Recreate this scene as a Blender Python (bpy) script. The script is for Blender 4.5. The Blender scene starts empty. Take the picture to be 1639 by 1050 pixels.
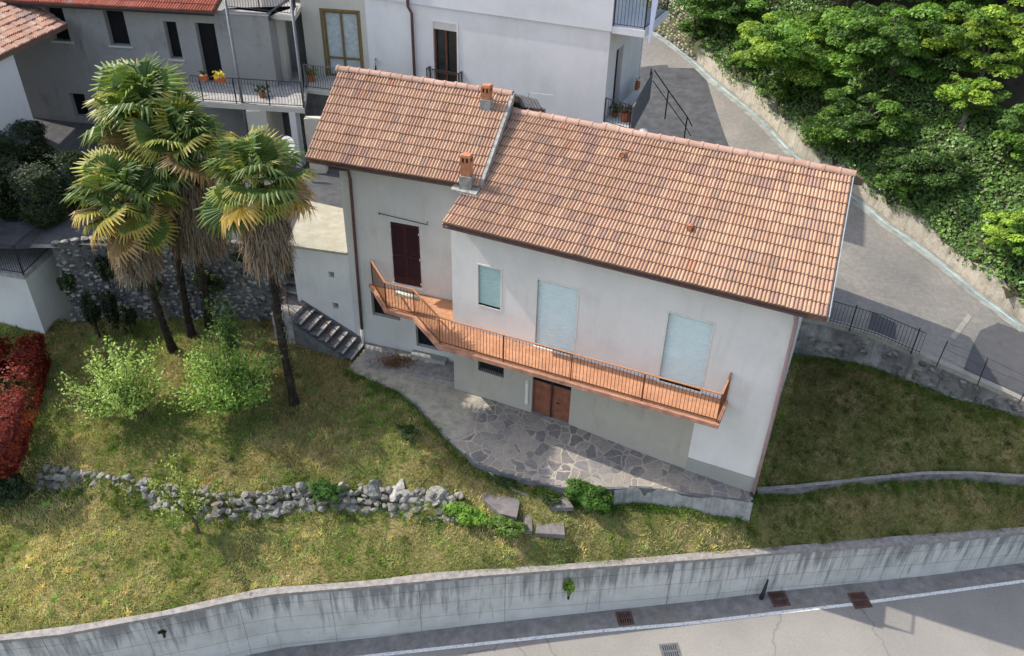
import bpy, math, random
import numpy as np
from mathutils import Vector, Matrix
random.seed(7); RNG = np.random.default_rng(11)
scene = bpy.context.scene
col = scene.collection
R = math.radians
# ------------------------------------------------------------------ camera
PITCH, ROLL, FOC, CAMZ = R(34.78256827), R(-1.44972878), 1340.0, 18.15
cp, sp = math.cos(PITCH), math.sin(PITCH)
_f = np.array([0, cp, -sp]); _r = np.array([1.0, 0, 0]); _d = np.cross(_f, _r)
cr, sr = math.cos(ROLL), math.sin(ROLL)
CR = cr*_r + sr*_d; CD = -sr*_r + cr*_d; CF = _f
CAM = np.array([0, 0, CAMZ])
cam_d = bpy.data.cameras.new('camera'); cam = bpy.data.objects.new('camera', cam_d); col.objects.link(cam)
cam_d.sensor_width = 36; cam_d.lens = FOC/1639*36; cam_d.clip_end = 2000; cam_d.clip_start = .1
m = Matrix(((CR[0], -CD[0], -CF[0], 0), (CR[1], -CD[1], -CF[1], 0), (CR[2], -CD[2], -CF[2], CAMZ), (0, 0, 0, 1)))
cam.matrix_world = m
scene.camera = cam
scene.render.resolution_x, scene.render.resolution_y = 1024, 656
# ------------------------------------------------------------------ light
YU = R(-23.74775904); YL = R(-17.85971319)
U = np.array([math.cos(YU), math.sin(YU), 0]); N = np.array([-U[1], U[0], 0])
UL = np.array([math.cos(YL), math.sin(YL), 0]); NL = np.array([-UL[1], UL[0], 0])
SUN_E, SUN_A = R(47), R(6)
sd = math.cos(SUN_E)*(U*math.cos(SUN_A) + N*math.sin(SUN_A)) - math.sin(SUN_E)*np.array([0, 0, 1])
sun_d = bpy.data.lights.new('sun', 'SUN'); sun = bpy.data.objects.new('sun', sun_d); col.objects.link(sun)
sun_d.energy = 2.5; sun_d.angle = R(.5); sun_d.color = (1, .93, .82)
sun.rotation_euler = Vector(sd).to_track_quat('-Z', 'Y').to_euler()
sun.location = (-20, 10, 40)
w = bpy.data.worlds.new('World'); scene.world = w; w.use_nodes = True
nt = w.node_tree; bg = nt.nodes['Background']
sky = nt.nodes.new('ShaderNodeTexSky'); sky.sky_type = 'NISHITA'; sky.sun_disc = False
sky.sun_elevation = SUN_E; sky.sun_rotation = math.atan2(-sd[0], -sd[1]); sky.air_density = 1.0; sky.dust_density = 2.0
hs_w = nt.nodes.new('ShaderNodeHueSaturation'); hs_w.inputs['Saturation'].default_value = .72; nt.links.new(sky.outputs[0], hs_w.inputs['Color']); nt.links.new(hs_w.outputs[0], bg.inputs[0]); bg.inputs[1].default_value = .15
vs = scene.view_settings; vs.view_transform = 'Standard'; vs.look = 'None'; vs.gamma = 1; vs.exposure = 1.02
# ------------------------------------------------------------------ pixel / world helpers
def ray(x, y): return CR*((x-819.5)/FOC) + CD*((y-525)/FOC) + CF
def at(x, y, z):
    d = ray(x, y); t = (z-CAMZ)/d[2]; return CAM + t*d
def onplane(x, y, P, n):
    d = ray(x, y); t = ((P-CAM) @ n)/(d @ n); return CAM + t*d
B = at(1203, 788, 0)                       # right front corner of the house
def ML(x, y, z=0.0): return B + U*x + N*y + np.array([0, 0, z])     # main wing frame
W0 = at(723.6, 478.5, 3.15); W0 = np.array([W0[0], W0[1], 0])
def WL(x, y, z=0.0): return W0 + UL*x + NL*y + np.array([0, 0, z])  # left wing frame
Z3 = np.array([0, 0, 1.0])
# ------------------------------------------------------------------ object helpers
def tag(o, label=None, cat=None, group=None, kind=None):
    if label: o['label'] = label
    if cat: o['category'] = cat
    if group: o['group'] = group
    if kind: o['kind'] = kind
    return o
def empty(name, loc=(0, 0, 0), label=None, cat=None, group=None, rz=0):
    o = bpy.data.objects.new(name, None); col.objects.link(o); o.location = Vector([float(a) for a in loc]); o.rotation_euler = (0, 0, rz)
    o.empty_display_size = .2
    return tag(o, label, cat, group)
def copy_tree(o, parent=None):
    c = o.copy(); col.objects.link(c); c.parent = parent
    for ch in list(o.children): copy_tree(ch, c)
    return c
def gloc(o):
    l = np.array(o.location)
    while o.parent: o = o.parent; l = l + np.array(o.location)
    return l
class MB:
    def __init__(s): s.v = []; s.f = []; s.c = []; s.cc = None
    def add(s, vs, fs, c=None):
        n = len(s.v); s.v.extend([tuple(float(a) for a in p) for p in vs])
        for f in fs: s.f.append(tuple(i+n for i in f)); s.c.append(c if c is not None else (s.cc or (1, 1, 1)))
    def quad(s, a, b, c, d, col=None): s.add([a, b, c, d], [(0, 1, 2, 3)], col)
    def hexa(s, p, c=None):   # 8 points: 0-3 bottom loop, 4-7 top loop
        s.add(p, [(0, 3, 2, 1), (4, 5, 6, 7), (0, 1, 5, 4), (1, 2, 6, 5), (2, 3, 7, 6), (3, 0, 4, 7)], c)
    def box(s, O, ax, ay, az, c=None):  # corner O and three edge vectors
        O, ax, ay, az = map(np.asarray, (O, ax, ay, az))
        s.hexa([O, O+ax, O+ax+ay, O+ay, O+az, O+ax+az, O+ax+ay+az, O+ay+az], c)
    def cbox(s, C, ux, uy, uz, c=None): # centre and half vectors
        C, ux, uy, uz = map(np.asarray, (C, ux, uy, uz)); s.box(C-ux-uy-uz, 2*ux, 2*uy, 2*uz, c)
    def prism(s, poly, z0, z1, c=None):  # poly of (x,y) ; z0/z1 floats or lists
        n = len(poly); z0 = z0 if hasattr(z0, '__len__') else [z0]*n; z1 = z1 if hasattr(z1, '__len__') else [z1]*n
        a = sum(poly[i][0]*poly[(i+1) % n][1]-poly[(i+1) % n][0]*poly[i][1] for i in range(n))
        if a < 0: poly = poly[::-1]; z0 = list(z0)[::-1]; z1 = list(z1)[::-1]
        vs = [(p[0], p[1], z) for p, z in zip(poly, z0)] + [(p[0], p[1], z) for p, z in zip(poly, z1)]
        fs = [tuple(range(n))[::-1], tuple(range(n, 2*n))] + [(i, (i+1) % n, n+(i+1) % n, n+i) for i in range(n)]
        s.add(vs, fs, c)
    def bar(s, a, b, w, h=None, c=None, up=Z3):
        a = np.asarray(a, float); b = np.asarray(b, float); h = h or w; d = b-a; d = d/np.linalg.norm(d)
        if abs(d @ up) > .95: up = np.array([0.4, 1, 0])
        x = np.cross(d, up); x /= np.linalg.norm(x); y = np.cross(x, d)
        s.hexa([a-x*w/2-y*h/2, a+x*w/2-y*h/2, a+x*w/2+y*h/2, a-x*w/2+y*h/2, b-x*w/2-y*h/2, b+x*w/2-y*h/2, b+x*w/2+y*h/2, b-x*w/2+y*h/2], c)
    def tube(s, pts, rad, n=8, c=None, cap=True):
        pts = [np.asarray(p, float) for p in pts]; k = len(pts); rad = rad if hasattr(rad, '__len__') else [rad]*k
        vs = []; px = None
        for i, p in enumerate(pts):
            d = pts[min(i+1, k-1)] - pts[max(i-1, 0)]; d = d/(np.linalg.norm(d)+1e-9)
            if px is None:
                a = np.array([1.0, 0, 0]) if abs(d[0]) < .8 else np.array([0, 1.0, 0]); px = a-d*(a@d)
            else: px = px-d*(px@d)
            px = px/np.linalg.norm(px); py = np.cross(d, px)
            for j in range(n):
                t = 2*math.pi*j/n; vs.append(p+rad[i]*(math.cos(t)*px+math.sin(t)*py))
        fs = [(i*n+j, i*n+(j+1) % n, (i+1)*n+(j+1) % n, (i+1)*n+j) for i in range(k-1) for j in range(n)]
        if cap: fs += [tuple(range(n))[::-1], tuple(range((k-1)*n, k*n))]
        s.add(vs, fs, c)
    def build(s, name, mat, parent=None, smooth=False, loc=None):
        off = gloc(parent) if parent else (np.array(loc) if loc is not None else np.zeros(3))
        v = np.array(s.v)-off
        return link_mesh(name, v, s.f, mat, parent, s.c, smooth, off if not parent else None)
def link_mesh(name, v, f, mat, parent=None, fc=None, smooth=False, loc=None):
    me = bpy.data.meshes.new(name); me.from_pydata([tuple(p) for p in v], [], f)
    if fc is not None and len(fc):
        a = me.attributes.new('Col', 'FLOAT_COLOR', 'FACE'); c = np.ones((len(f), 4)); c[:, :3] = np.array(fc); a.data.foreach_set('color', c.ravel())
    if smooth: me.polygons.foreach_set('use_smooth', [True]*len(me.polygons))
    for mm in (mat if isinstance(mat, list) else [mat]): me.materials.append(mm)
    me.update(); o = bpy.data.objects.new(name, me); col.objects.link(o)
    if parent: o.parent = parent
    elif loc is not None: o.location = Vector([float(a) for a in loc])
    return o
def quads_mesh(name, V, cols, mat, parent=None, loc=None):   # V (n,4,3)
    n = len(V); off = gloc(parent) if parent else (np.array(loc) if loc is not None else np.zeros(3))
    me = bpy.data.meshes.new(name); me.vertices.add(n*4); me.vertices.foreach_set('co', (V-off).reshape(-1).astype(np.float32))
    me.loops.add(n*4); me.loops.foreach_set('vertex_index', np.arange(n*4, dtype=np.int32)); me.polygons.add(n)
    me.polygons.foreach_set('loop_start', np.arange(0, n*4, 4, dtype=np.int32))
    a = me.attributes.new('Col', 'FLOAT_COLOR', 'FACE'); c = np.ones((n, 4), np.float32); c[:, :3] = cols; a.data.foreach_set('color', c.ravel())
    me.materials.append(mat); me.update(calc_edges=True); me.validate()
    o = bpy.data.objects.new(name, me); col.objects.link(o)
    if parent: o.parent = parent
    elif loc is not None: o.location = Vector([float(a) for a in off])
    return o
# ------------------------------------------------------------------ materials
MATS = {}
def newmat(name, rough=.85, spec=.3):
    mt = bpy.data.materials.new(name); mt.use_nodes = True; b = mt.node_tree.nodes['Principled BSDF']
    b.inputs['Roughness'].default_value = rough; b.inputs['Specular IOR Level'].default_value = spec
    MATS[name] = mt; return mt, mt.node_tree, b
def nd(nt, typ, **kw):
    n = nt.nodes.new('ShaderNode'+typ)
    for k, v in kw.items():
        if k in n.inputs.keys(): n.inputs[k].default_value = v
        else: setattr(n, k, v)
    return n
def rgb(c): return (c[0], c[1], c[2], 1)
def coords(nt, scale=(1, 1, 1), rot=(0, 0, 0)):
    t = nd(nt, 'TexCoord'); mp = nd(nt, 'Mapping'); mp.inputs['Scale'].default_value = scale; mp.inputs['Rotation'].default_value = rot
    g = nd(nt, 'NewGeometry'); nt.links.new(g.outputs['Position'], mp.inputs[0]); return mp.outputs[0]
def noise(nt, vec, s, detail=6, rough=.6, dist=0):
    n = nd(nt, 'TexNoise', Scale=s, Detail=detail, Roughness=rough, Distortion=dist); nt.links.new(vec, n.inputs['Vector']); return n.outputs['Fac']
def ramp(nt, fac, stops):
    r = nd(nt, 'ValToRGB'); e = r.color_ramp.elements
    while len(e) < len(stops): e.new(.5)
    for i, (p, c) in enumerate(stops):
        e[i].position = p; e[i].color = rgb(c) if hasattr(c, '__len__') else (c, c, c, 1)
    nt.links.new(fac, r.inputs[0]); return r.outputs[0]
def mix(nt, fac, a, b, mode='MIX'):
    n = nd(nt, 'Mix', data_type='RGBA', blend_type=mode)
    for v, i in ((fac, 0), (a, 6), (b, 7)):
        if hasattr(v, 'is_linked'): nt.links.new(v, n.inputs[i])
        elif hasattr(v, '__len__'): n.inputs[i].default_value = rgb(v)
        else: n.inputs[i].default_value = v
    return n.outputs[2]
def bump(nt, b, h, strength=.4, dist=.02):
    n = nd(nt, 'Bump', Strength=strength, Distance=dist); nt.links.new(h, n.inputs['Height']); nt.links.new(n.outputs[0], b.inputs['Normal'])
def simple(name, c, rough=.7, var=.15, scale=6, metal=0, spec=.3):
    mt, nt, b = newmat(name, rough, spec); v = coords(nt); n = noise(nt, v, scale, 5)
    c = np.array(c); lo = c*(1-var); hi = c*(1+var)
    nt.links.new(ramp(nt, n, [(.3, lo), (.7, hi)]), b.inputs['Base Color']); b.inputs['Metallic'].default_value = metal
    bump(nt, b, noise(nt, v, scale*8, 3), .15, .01); return mt
def plaster(name, c, stain=(.3, .29, .26), amount=.35, scale=1.0, streak=True):
    mt, nt, b = newmat(name, .9, .15); v = coords(nt)
    n1 = noise(nt, v, .55*scale, 8, .65); base = ramp(nt, n1, [(.3, np.array(c)*.88), (.55, c), (.75, np.array(c)*1.06)])
    v2 = coords(nt, (2.6, 2.6, .5)); n2 = noise(nt, v2, 1.1*scale, 7, .7, .6); nm = noise(nt, v, .9*scale, 3, .5)
    f = mix(nt, 1.0, ramp(nt, n2, [(.5, 0.0), (.78, amount)]), ramp(nt, nm, [(.4, 0.15), (.65, 1.2)]), 'MULTIPLY')
    o = mix(nt, f, base, stain)
    n3 = noise(nt, v, 5*scale, 5, .7); o = mix(nt, ramp(nt, n3, [(.55, 0.0), (.8, amount*.5)]), o, np.array(stain)*1.2); n4 = noise(nt, v, 1.8*scale, 7, .75, .8); o = mix(nt, ramp(nt, n4, [(.58, 0.0), (.68, amount*.28)]), o, np.array(stain))
    nt.links.new(o, b.inputs['Base Color']); bump(nt, b, noise(nt, v, 30, 4), .25, .01); return mt
def colattr(nt):
    a = nd(nt, 'Attribute'); a.attribute_name = 'Col'; return a.outputs['Color']
def leafmat(name, trans=.35, rough=.55, spec=.3):
    mt, nt, b = newmat(name, rough, spec); c = colattr(nt)
    oi = nd(nt, 'ObjectInfo'); hs = nd(nt, 'HueSaturation'); nt.links.new(c, hs.inputs['Color'])
    mm = nd(nt, 'MapRange'); nt.links.new(oi.outputs['Random'], mm.inputs[0]); mm.inputs[3].default_value = .88; mm.inputs[4].default_value = 1.12
    nt.links.new(mm.outputs[0], hs.inputs['Value']); c = hs.outputs[0]
    nt.links.new(c, b.inputs['Base Color']); t = nd(nt, 'BsdfTranslucent'); nt.links.new(mix(nt, 1.0, c, (1.2, 1.15, .5), 'MULTIPLY'), t.inputs[0])
    ms = nd(nt, 'MixShader'); ms.inputs[0].default_value = trans; nt.links.new(b.outputs[0], ms.inputs[1]); nt.links.new(t.outputs[0], ms.inputs[2])
    nt.links.new(ms.outputs[0], nt.nodes['Material Output'].inputs[0]); return mt
def attrmat(name, rough=.85, var=.12, scale=12, dirt=None, b_s=.3):
    mt, nt, b = newmat(name, rough, .2); c = colattr(nt); v = coords(nt)
    n = noise(nt, v, scale, 6, .7); o = mix(nt, 1.0, c, ramp(nt, n, [(.25, 1-var*1.8), (.75, 1+var)]), 'MULTIPLY')
    if dirt:
        n2 = noise(nt, v, dirt[1], 6, .65); o = mix(nt, ramp(nt, n2, [(dirt[2], 0.0), (dirt[2]+.2, dirt[3])]), o, dirt[0])
    nt.links.new(o, b.inputs['Base Color']); bump(nt, b, noise(nt, v, scale*3, 4), b_s, .015); return mt
# ------------------------------------------------------------------ terrain
class RBF:
    def __init__(s, pts):
        P = np.array(pts, float); s.xy = P[:, :2]; n = len(P)
        d = np.linalg.norm(s.xy[:, None]-s.xy[None], axis=2); Q = np.c_[np.ones(n), s.xy]
        A = np.block([[d, Q], [Q.T, np.zeros((3, 3))]]); s.w = np.linalg.solve(A+np.diag([1e-3]*n+[0]*3), np.r_[P[:, 2], 0, 0, 0])
    def __call__(s, X, Y):
        q = np.c_[np.ravel(X), np.ravel(Y)]; out = np.zeros(len(q))
        for i in range(0, len(q), 20000):
            b = q[i:i+20000]; d = np.linalg.norm(b[:, None]-s.xy[None], axis=2)
            out[i:i+20000] = d @ s.w[:-3] + np.c_[np.ones(len(b)), b] @ s.w[-3:]
        return out.reshape(np.shape(X))
def inpoly(X, Y, poly):
    X = np.asarray(X, float); Y = np.asarray(Y, float); ins = np.zeros(X.shape, bool); n = len(poly)
    for i in range(n):
        x0, y0 = poly[i][:2]; x1, y1 = poly[(i+1) % n][:2]
        if y0 == y1: continue
        c = ((y0 > Y) != (y1 > Y)) & (X < (x1-x0)*(Y-y0)/(y1-y0)+x0); ins ^= c
    return ins
class VN:   # tileless value noise
    def __init__(s, seed): s.g = np.random.default_rng(seed).random((256, 256))
    def one(s, x, y):
        xi = np.floor(x).astype(int); yi = np.floor(y).astype(int); fx = x-xi; fy = y-yi; fx = fx*fx*(3-2*fx); fy = fy*fy*(3-2*fy)
        g = lambda a, b: s.g[a % 256, b % 256]
        return (g(xi, yi)*(1-fx)+g(xi+1, yi)*fx)*(1-fy)+(g(xi, yi+1)*(1-fx)+g(xi+1, yi+1)*fx)*fy
    def __call__(s, x, y, sc=1, o=4):
        t = 0; a = 1; n = 0
        for k in range(o): t = t+a*s.one(x*sc+17*k, y*sc+31*k); n += a; a *= .55; sc *= 2.03
        return t/n
NS = VN(3); NS2 = VN(9)
def grid_mesh(name, mat, poly, zf, step, label=None, extra=None):
    P = np.array([p[:2] for p in poly]); x0, y0 = P.min(0)-step; x1, y1 = P.max(0)+step
    xs = np.arange(x0, x1, step); ys = np.arange(y0, y1, step); X, Y = np.meshgrid(xs, ys); Zz = zf(X, Y)
    inside = inpoly(X+step/2, Y+step/2, P)[:-1, :-1]; idx = -np.ones(X.shape, int)
    used = np.zeros(X.shape, bool); used[:-1, :-1] |= inside; used[1:, :-1] |= inside; used[:-1, 1:] |= inside; used[1:, 1:] |= inside
    idx[used] = np.arange(used.sum()); v = np.c_[X[used], Y[used], Zz[used]]
    j, i = np.nonzero(inside); f = np.c_[idx[j, i], idx[j, i+1], idx[j+1, i+1], idx[j+1, i]]
    o = link_mesh(name, v, [tuple(a) for a in f.tolist()], mat, None, None, True); o['kind'] = 'structure'; return o
def uvstrip(name, top, bot, mat, parent=None, smooth=True):  # vertical strip with uv = (arc length, height)
    n = len(top); vs = list(top)+list(bot); fs = [(i, n+i, n+i+1, i+1) for i in range(n-1)]
    s = [0]
    for i in range(1, n): s.append(s[-1]+float(np.linalg.norm(np.array(top[i])-np.array(top[i-1]))))
    off = gloc(parent) if parent else np.zeros(3)
    o = link_mesh(name, np.array(vs)-off, fs, mat, parent, None, smooth)
    uv = o.data.uv_layers.new(name='UVMap')
    for p in o.data.polygons:
        for li in p.loop_indices:
            vi = o.data.loops[li].vertex_index; uv.data[li].uv = (s[vi % n], float(vs[vi][2]))
    return o
def resample(pts, step=.4):
    pts = np.array(pts, float); d = np.r_[0, np.cumsum(np.linalg.norm(np.diff(pts[:, :2], axis=0), axis=1))]
    t = np.linspace(0, d[-1], max(2, int(d[-1]/step)+1)); return np.c_[[np.interp(t, d, pts[:, k]) for k in range(pts.shape[1])]].T
# --- lower road plane
RA = at(403, 1045, -3.95); RB = at(1590, 915, -3.0); RD = RB-RA; RL = np.linalg.norm(RD[:2]); RW = np.array([RD[0], RD[1], 0])/RL; RN = np.array([-RW[1], RW[0], 0])
RS = .95/RL
def road_z(x, y): return -3.95+((x-RA[0])*RW[0]+(y-RA[1])*RW[1])*RS
RPN = np.array([-RS*RW[0], -RS*RW[1], 1.0]); RPN /= np.linalg.norm(RPN)
def onroad(px, py, h=0): return onplane(px, py, RA+np.array([0, 0, h]), RPN)
CAPZ = -1.4
CAPB = [(0, 1016), (145, 997), (259, 978), (343, 958.6), (419, 941), (500, 936), (600, 928), (683, 917), (912, 902), (1095, 886), (1267, 873), (1433, 858), (1639, 843)]
CAPF = [(0, 1025), (95, 1016), (190, 998.6), (305, 977.6), (381, 960.5), (438, 951), (500, 946), (600, 937.6), (756, 923), (912, 911), (1154, 893), (1250, 884), (1333, 878), (1500, 866), (1639, 852)]
def ext(pts, a=14, b=16):
    p = [np.array(q) for q in pts]; d0 = p[0]-p[1]; d0 /= np.linalg.norm(d0); d1 = p[-1]-p[-2]; d1 /= np.linalg.norm(d1)
    return [p[0]+d0*a]+p+[p[-1]+d1*b]
capb = ext([at(x, y, CAPZ) for x, y in CAPB]); capf = ext([at(x, y, CAPZ) for x, y in CAPF])
# --- lawn control points (pixel, pixel, height)
LC = [(60, 770, -.75), (80, 790, -1.0), (0, 800, -1.0), (250, 818, -.98), (330, 838, -1.0), (450, 826, -.95), (570, 815, -.9), (640, 824, -.88), (740, 832, -.85), (860, 862, -.82), (903, 860, -.8),
      (1000, 820, -.62), (1100, 826, -.6), (1200, 832, -.62),
      (0, 730, -.35), (100, 735, -.25), (180, 748, -.25), (250, 757, -.3), (330, 776, -.38), (400, 768, -.36), (450, 765, -.3), (560, 750, -.2), (640, 752, -.1), (700, 765, -.12), (750, 752, -.02),
      (300, 690, .1), (200, 690, .05), (470, 643, .12), (600, 690, .1), (660, 645, .33), (560, 608, .44), (600, 570, .3), (650, 585, .3), (700, 600, .3), (580, 556, .3), (440, 590, .6), (330, 530, .6), (220, 535, .55), (120, 530, .5), (90, 600, .35), (200, 640, .15), (0, 640, .3), (0, 560, .45),
      (700, 685, .3), (745, 730, .16), (810, 760, -.02), (870, 785, -.12), (985, 814, -.6), (850, 820, -.6), (790, 800, -.45), (930, 815, -.6),
      (1213, 812, -.62), (1333, 802, -.58), (1433, 792, -.52), (1533, 776, -.44), (1639, 775, -.42), (1227, 766, -.2), (1400, 748, -.1), (1500, 742, -.06), (1639, 745, -.06),
      (1230, 700, .15), (1500, 700, .25), (1265, 590, .8), (1440, 650, .72), (1639, 675, .58), (1639, 715, .18), (1350, 760, -.1)]
lc = [at(*q) for q in LC] + [at(x, y, CAPZ-.11) for x, y in CAPB]
for k in (4, 9, 14): lc.append(np.array([*(capb[1]+(capb[0]-capb[1])/14*k)[:2], CAPZ-.11])); lc.append(np.array([*(capb[-2]+(capb[-1]-capb[-2])/16*k)[:2], CAPZ-.11]))
lc += [ML(-10, -.3, .2), ML(-8, -.8, .1), ML(-6, -.8, -.2), ML(-4, -.6, -.5), ML(-9, -1.5, .15), ML(-2, -.3, -.5), ML(-.3, -.1, -.6), ML(-10, .5, .3), ML(-6, .5, -.1), ML(-2, 1, -.5), ML(-2, 6, .4), ML(-8, 6, .6), WL(-5, 4, .8)]
lawnf0 = RBF(lc)
_cb = np.array(capb); _cs = (_cb-RA) @ RW; _ct = (_cb-RA) @ RN
def lawnf(X, Y):
    z = lawnf0(X, Y)+(NS(X, Y, 1.3)-.5)*.10; s_ = (X-RA[0])*RW[0]+(Y-RA[1])*RW[1]; dd_ = (X-RA[0])*RN[0]+(Y-RA[1])*RN[1]-np.interp(s_, _cs, _ct)
    return np.where(dd_ < .8, np.minimum(z, CAPZ-.03+np.maximum(dd_, 0)*1.4), z)
stw_t = [(90, 388, 3.85), (140, 380, 3.85), (240, 385, 3.85), (330, 383, 3.85), (430, 392, 3.8), (449, 394, 3.8)]   # top of the old stone wall
rw_top = [(1262, 505, 2.4), (1323, 516, 2.35), (1400, 538, 2.2), (1470, 568, 2.02), (1543, 600, 1.72), (1617, 633, 1.3), (1639, 644, 1.18)]
rwt = ext([at(*q) for q in rw_top], 1.5, 14); stw = [at(*q) for q in stw_t]
lawn_poly = [p+RN*-.11 for p in capb] + [rwt[-1]] + [p+N*.1 for p in rwt[::-1][1:]] + [ML(0, 7, 0), ML(0, 3, 0), ML(-9, 3, 0), WL(-5.5, 1.5, 0), at(455, 440, 1.8)] + [p for p in stw[::-1]] + [stw[0]+np.array([-12, -1, 0])]
mt, nt, b = newmat('soil_grass', .95, .1); v = coords(nt)
n1 = noise(nt, v, .9, 6, .65); n2 = noise(nt, v, 9, 6, .75)
c1 = ramp(nt, n1, [(.32, (.085, .105, .03)), (.5, (.16, .15, .055)), (.66, (.27, .21, .10))])
nt.links.new(mix(nt, .8, c1, ramp(nt, n2, [(.3, .35), (.7, 1.5)]), 'MULTIPLY'), b.inputs['Base Color']); bump(nt, b, n2, .8, .04)
lawn = grid_mesh('ground', mt, lawn_poly, lawnf, .14)
# --- upper road and courtyard
UC = [(1320, 513, 2.33), (1400, 535, 2.18), (1470, 565, 2.0), (1543, 598, 1.7), (1639, 641, 1.16), (1639, 520, 1.75), (1567, 467, 2.15), (1500, 412, 2.5), (1423, 357, 2.9), (1363, 310, 3.2), (1276, 248, 3.65),
      (1196, 168, 4.2), (1112, 96, 4.9), (1040, 62, 5.3), (1100, 210, 3.7), (1060, 110, 4.7), (1200, 260, 3.5), (1000, 150, 3.9),
      (548, 318, 3.72), (500, 300, 3.72), (350, 330, 3.75), (350, 375, 3.75), (120, 372, 3.78), (480, 250, 3.6), (300, 250, 3.7), (100, 250, 3.75), (0, 250, 3.8), (0, 330, 3.8)]
uc = [at(*q) for q in UC]+[ML(-4, 10.5, 3.3), ML(-9, 11, 3.5), ML(0, 10, 2.9), ML(-14, 9, 3.65), ML(3, 16, 3.7)]
upf0 = RBF(uc)
def upf(X, Y): return upf0(X, Y)+(NS2(X, Y, .5)-.5)*.05
HB = [(1639, 520, 1.75), (1567, 467, 2.15), (1500, 412, 2.5), (1423, 357, 2.9), (1363, 310, 3.2), (1276, 248, 3.65), (1229, 198, 3.98), (1196, 168, 4.2), (1152, 131, 4.55), (1112, 96, 4.9), (1075, 68, 5.2), (1035, 45, 5.4)]
hb = [at(*q) for q in HB]; hbx = ext(hb, 14, 12)
up_poly = [p+np.array([.2, .1, 0]) for p in hbx] + [np.array([-45, 70, 0]), np.array([-45, 24, 0]), stw[0]+np.array([-12, -1, 0])] + [p for p in stw] + [WL(-5.6, 1.2, 0), WL(-3.7, 2.6, 0), WL(-3.0, 5.0, 0), ML(-10, 7.5, 0), ML(-.5, 7.5, 0)] + [p+N*.02 for p in rwt]
mt, nt, b = newmat('asphalt_old', .92, .2); v = coords(nt)
n1 = noise(nt, v, .35, 7, .6); n2 = noise(nt, v, 6, 6, .7); n3 = noise(nt, coords(nt, (1, 4, 1), (0, 0, R(35))), 2.2, 6, .7, 1)
o = ramp(nt, n1, [(.3, (.17, .165, .155)), (.55, (.23, .215, .195)), (.72, (.29, .265, .23))])
o = mix(nt, .75, o, ramp(nt, n2, [(.3, .72), (.7, 1.2)]), 'MULTIPLY'); o = mix(nt, ramp(nt, n3, [(.52, 0.0), (.7, .35)]), o, (.27, .25, .22))
nt.links.new(o, b.inputs['Base Color']); bump(nt, b, n2, .5, .02)
uproad = grid_mesh('upper_road', mt, up_poly, upf, .3)
def strip_on(name, pts_a, pts_b, zf, h, mat, kind='structure', step=.3):
    a = resample(pts_a, step); n = len(a); bb = np.array(pts_b, float); d = np.r_[0, np.cumsum(np.linalg.norm(np.diff(bb[:, :2], axis=0), axis=1))]; t = np.linspace(0, d[-1], n)
    bb = np.c_[[np.interp(t, d, bb[:, k]) for k in range(3)]].T; K = 5; V = []
    for i in range(n):
        for k in range(K):
            p = a[i]+(bb[i]-a[i])*k/(K-1); V.append((p[0], p[1], float(zf(np.array([p[0]]), np.array([p[1]]))[0])+h))
    F = [(i*K+k, i*K+k+1, (i+1)*K+k+1, (i+1)*K+k) for i in range(n-1) for k in range(K-1)]
    o = link_mesh(name, V, F, mat, None, None, True); o['kind'] = kind; return o
# darker new asphalt at the lower end of the upper road, and a pale concrete joint
simple('asphalt_new', (.085, .085, .09), .9, .12, 3); simple('concrete_pale', (.3, .28, .24), .9, .2, 3)
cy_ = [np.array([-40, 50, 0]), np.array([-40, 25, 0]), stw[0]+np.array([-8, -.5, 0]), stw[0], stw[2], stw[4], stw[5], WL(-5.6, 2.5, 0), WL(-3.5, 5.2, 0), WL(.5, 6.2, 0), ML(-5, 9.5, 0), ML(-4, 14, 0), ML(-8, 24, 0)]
simple('asphalt_yard_shade', (.075, .077, .082), .92, .3, 2.5)  # yard asphalt darkened: the shade lying on it is put into the colour
grid_mesh('courtyard', MATS['asphalt_yard_shade'], cy_, lambda X, Y: upf(X, Y)+.012, .3)
strip_on('road_patch', [at(1543, 590, 1.75), at(1560, 545, 1.9), at(1572, 522, 2.0), at(1600, 512, 1.95)], [at(1680, 655, 1.0), at(1700, 620, 1.2), at(1720, 590, 1.35), at(1720, 560, 1.5)], upf, .012, MATS['asphalt_new'])
strip_on('road_joint', [at(1523, 532, 2.1), at(1551, 498, 2.1)], [at(1532, 535, 2.1), at(1558, 502, 2.1)], upf, .012, MATS['concrete_pale'])
strip_on('road_gutter', [p+np.array([-.42, -.25, 0]) for p in hbx[:-1]], [p+np.array([-.02, -.02, 0]) for p in hbx[:-1]], upf, .016, simple('gutter_cement', (.26, .27, .25), .8, .35, 2.5))
o_ = strip_on('drain_channel', [p+np.array([-.2, -.12, 0]) for p in hbx[1:-1]], [p+np.array([-.13, -.08, 0]) for p in hbx[1:-1]], upf, .03, simple('channel_paint', (.30, .42, .43), .6, .5, 1.2))
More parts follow.
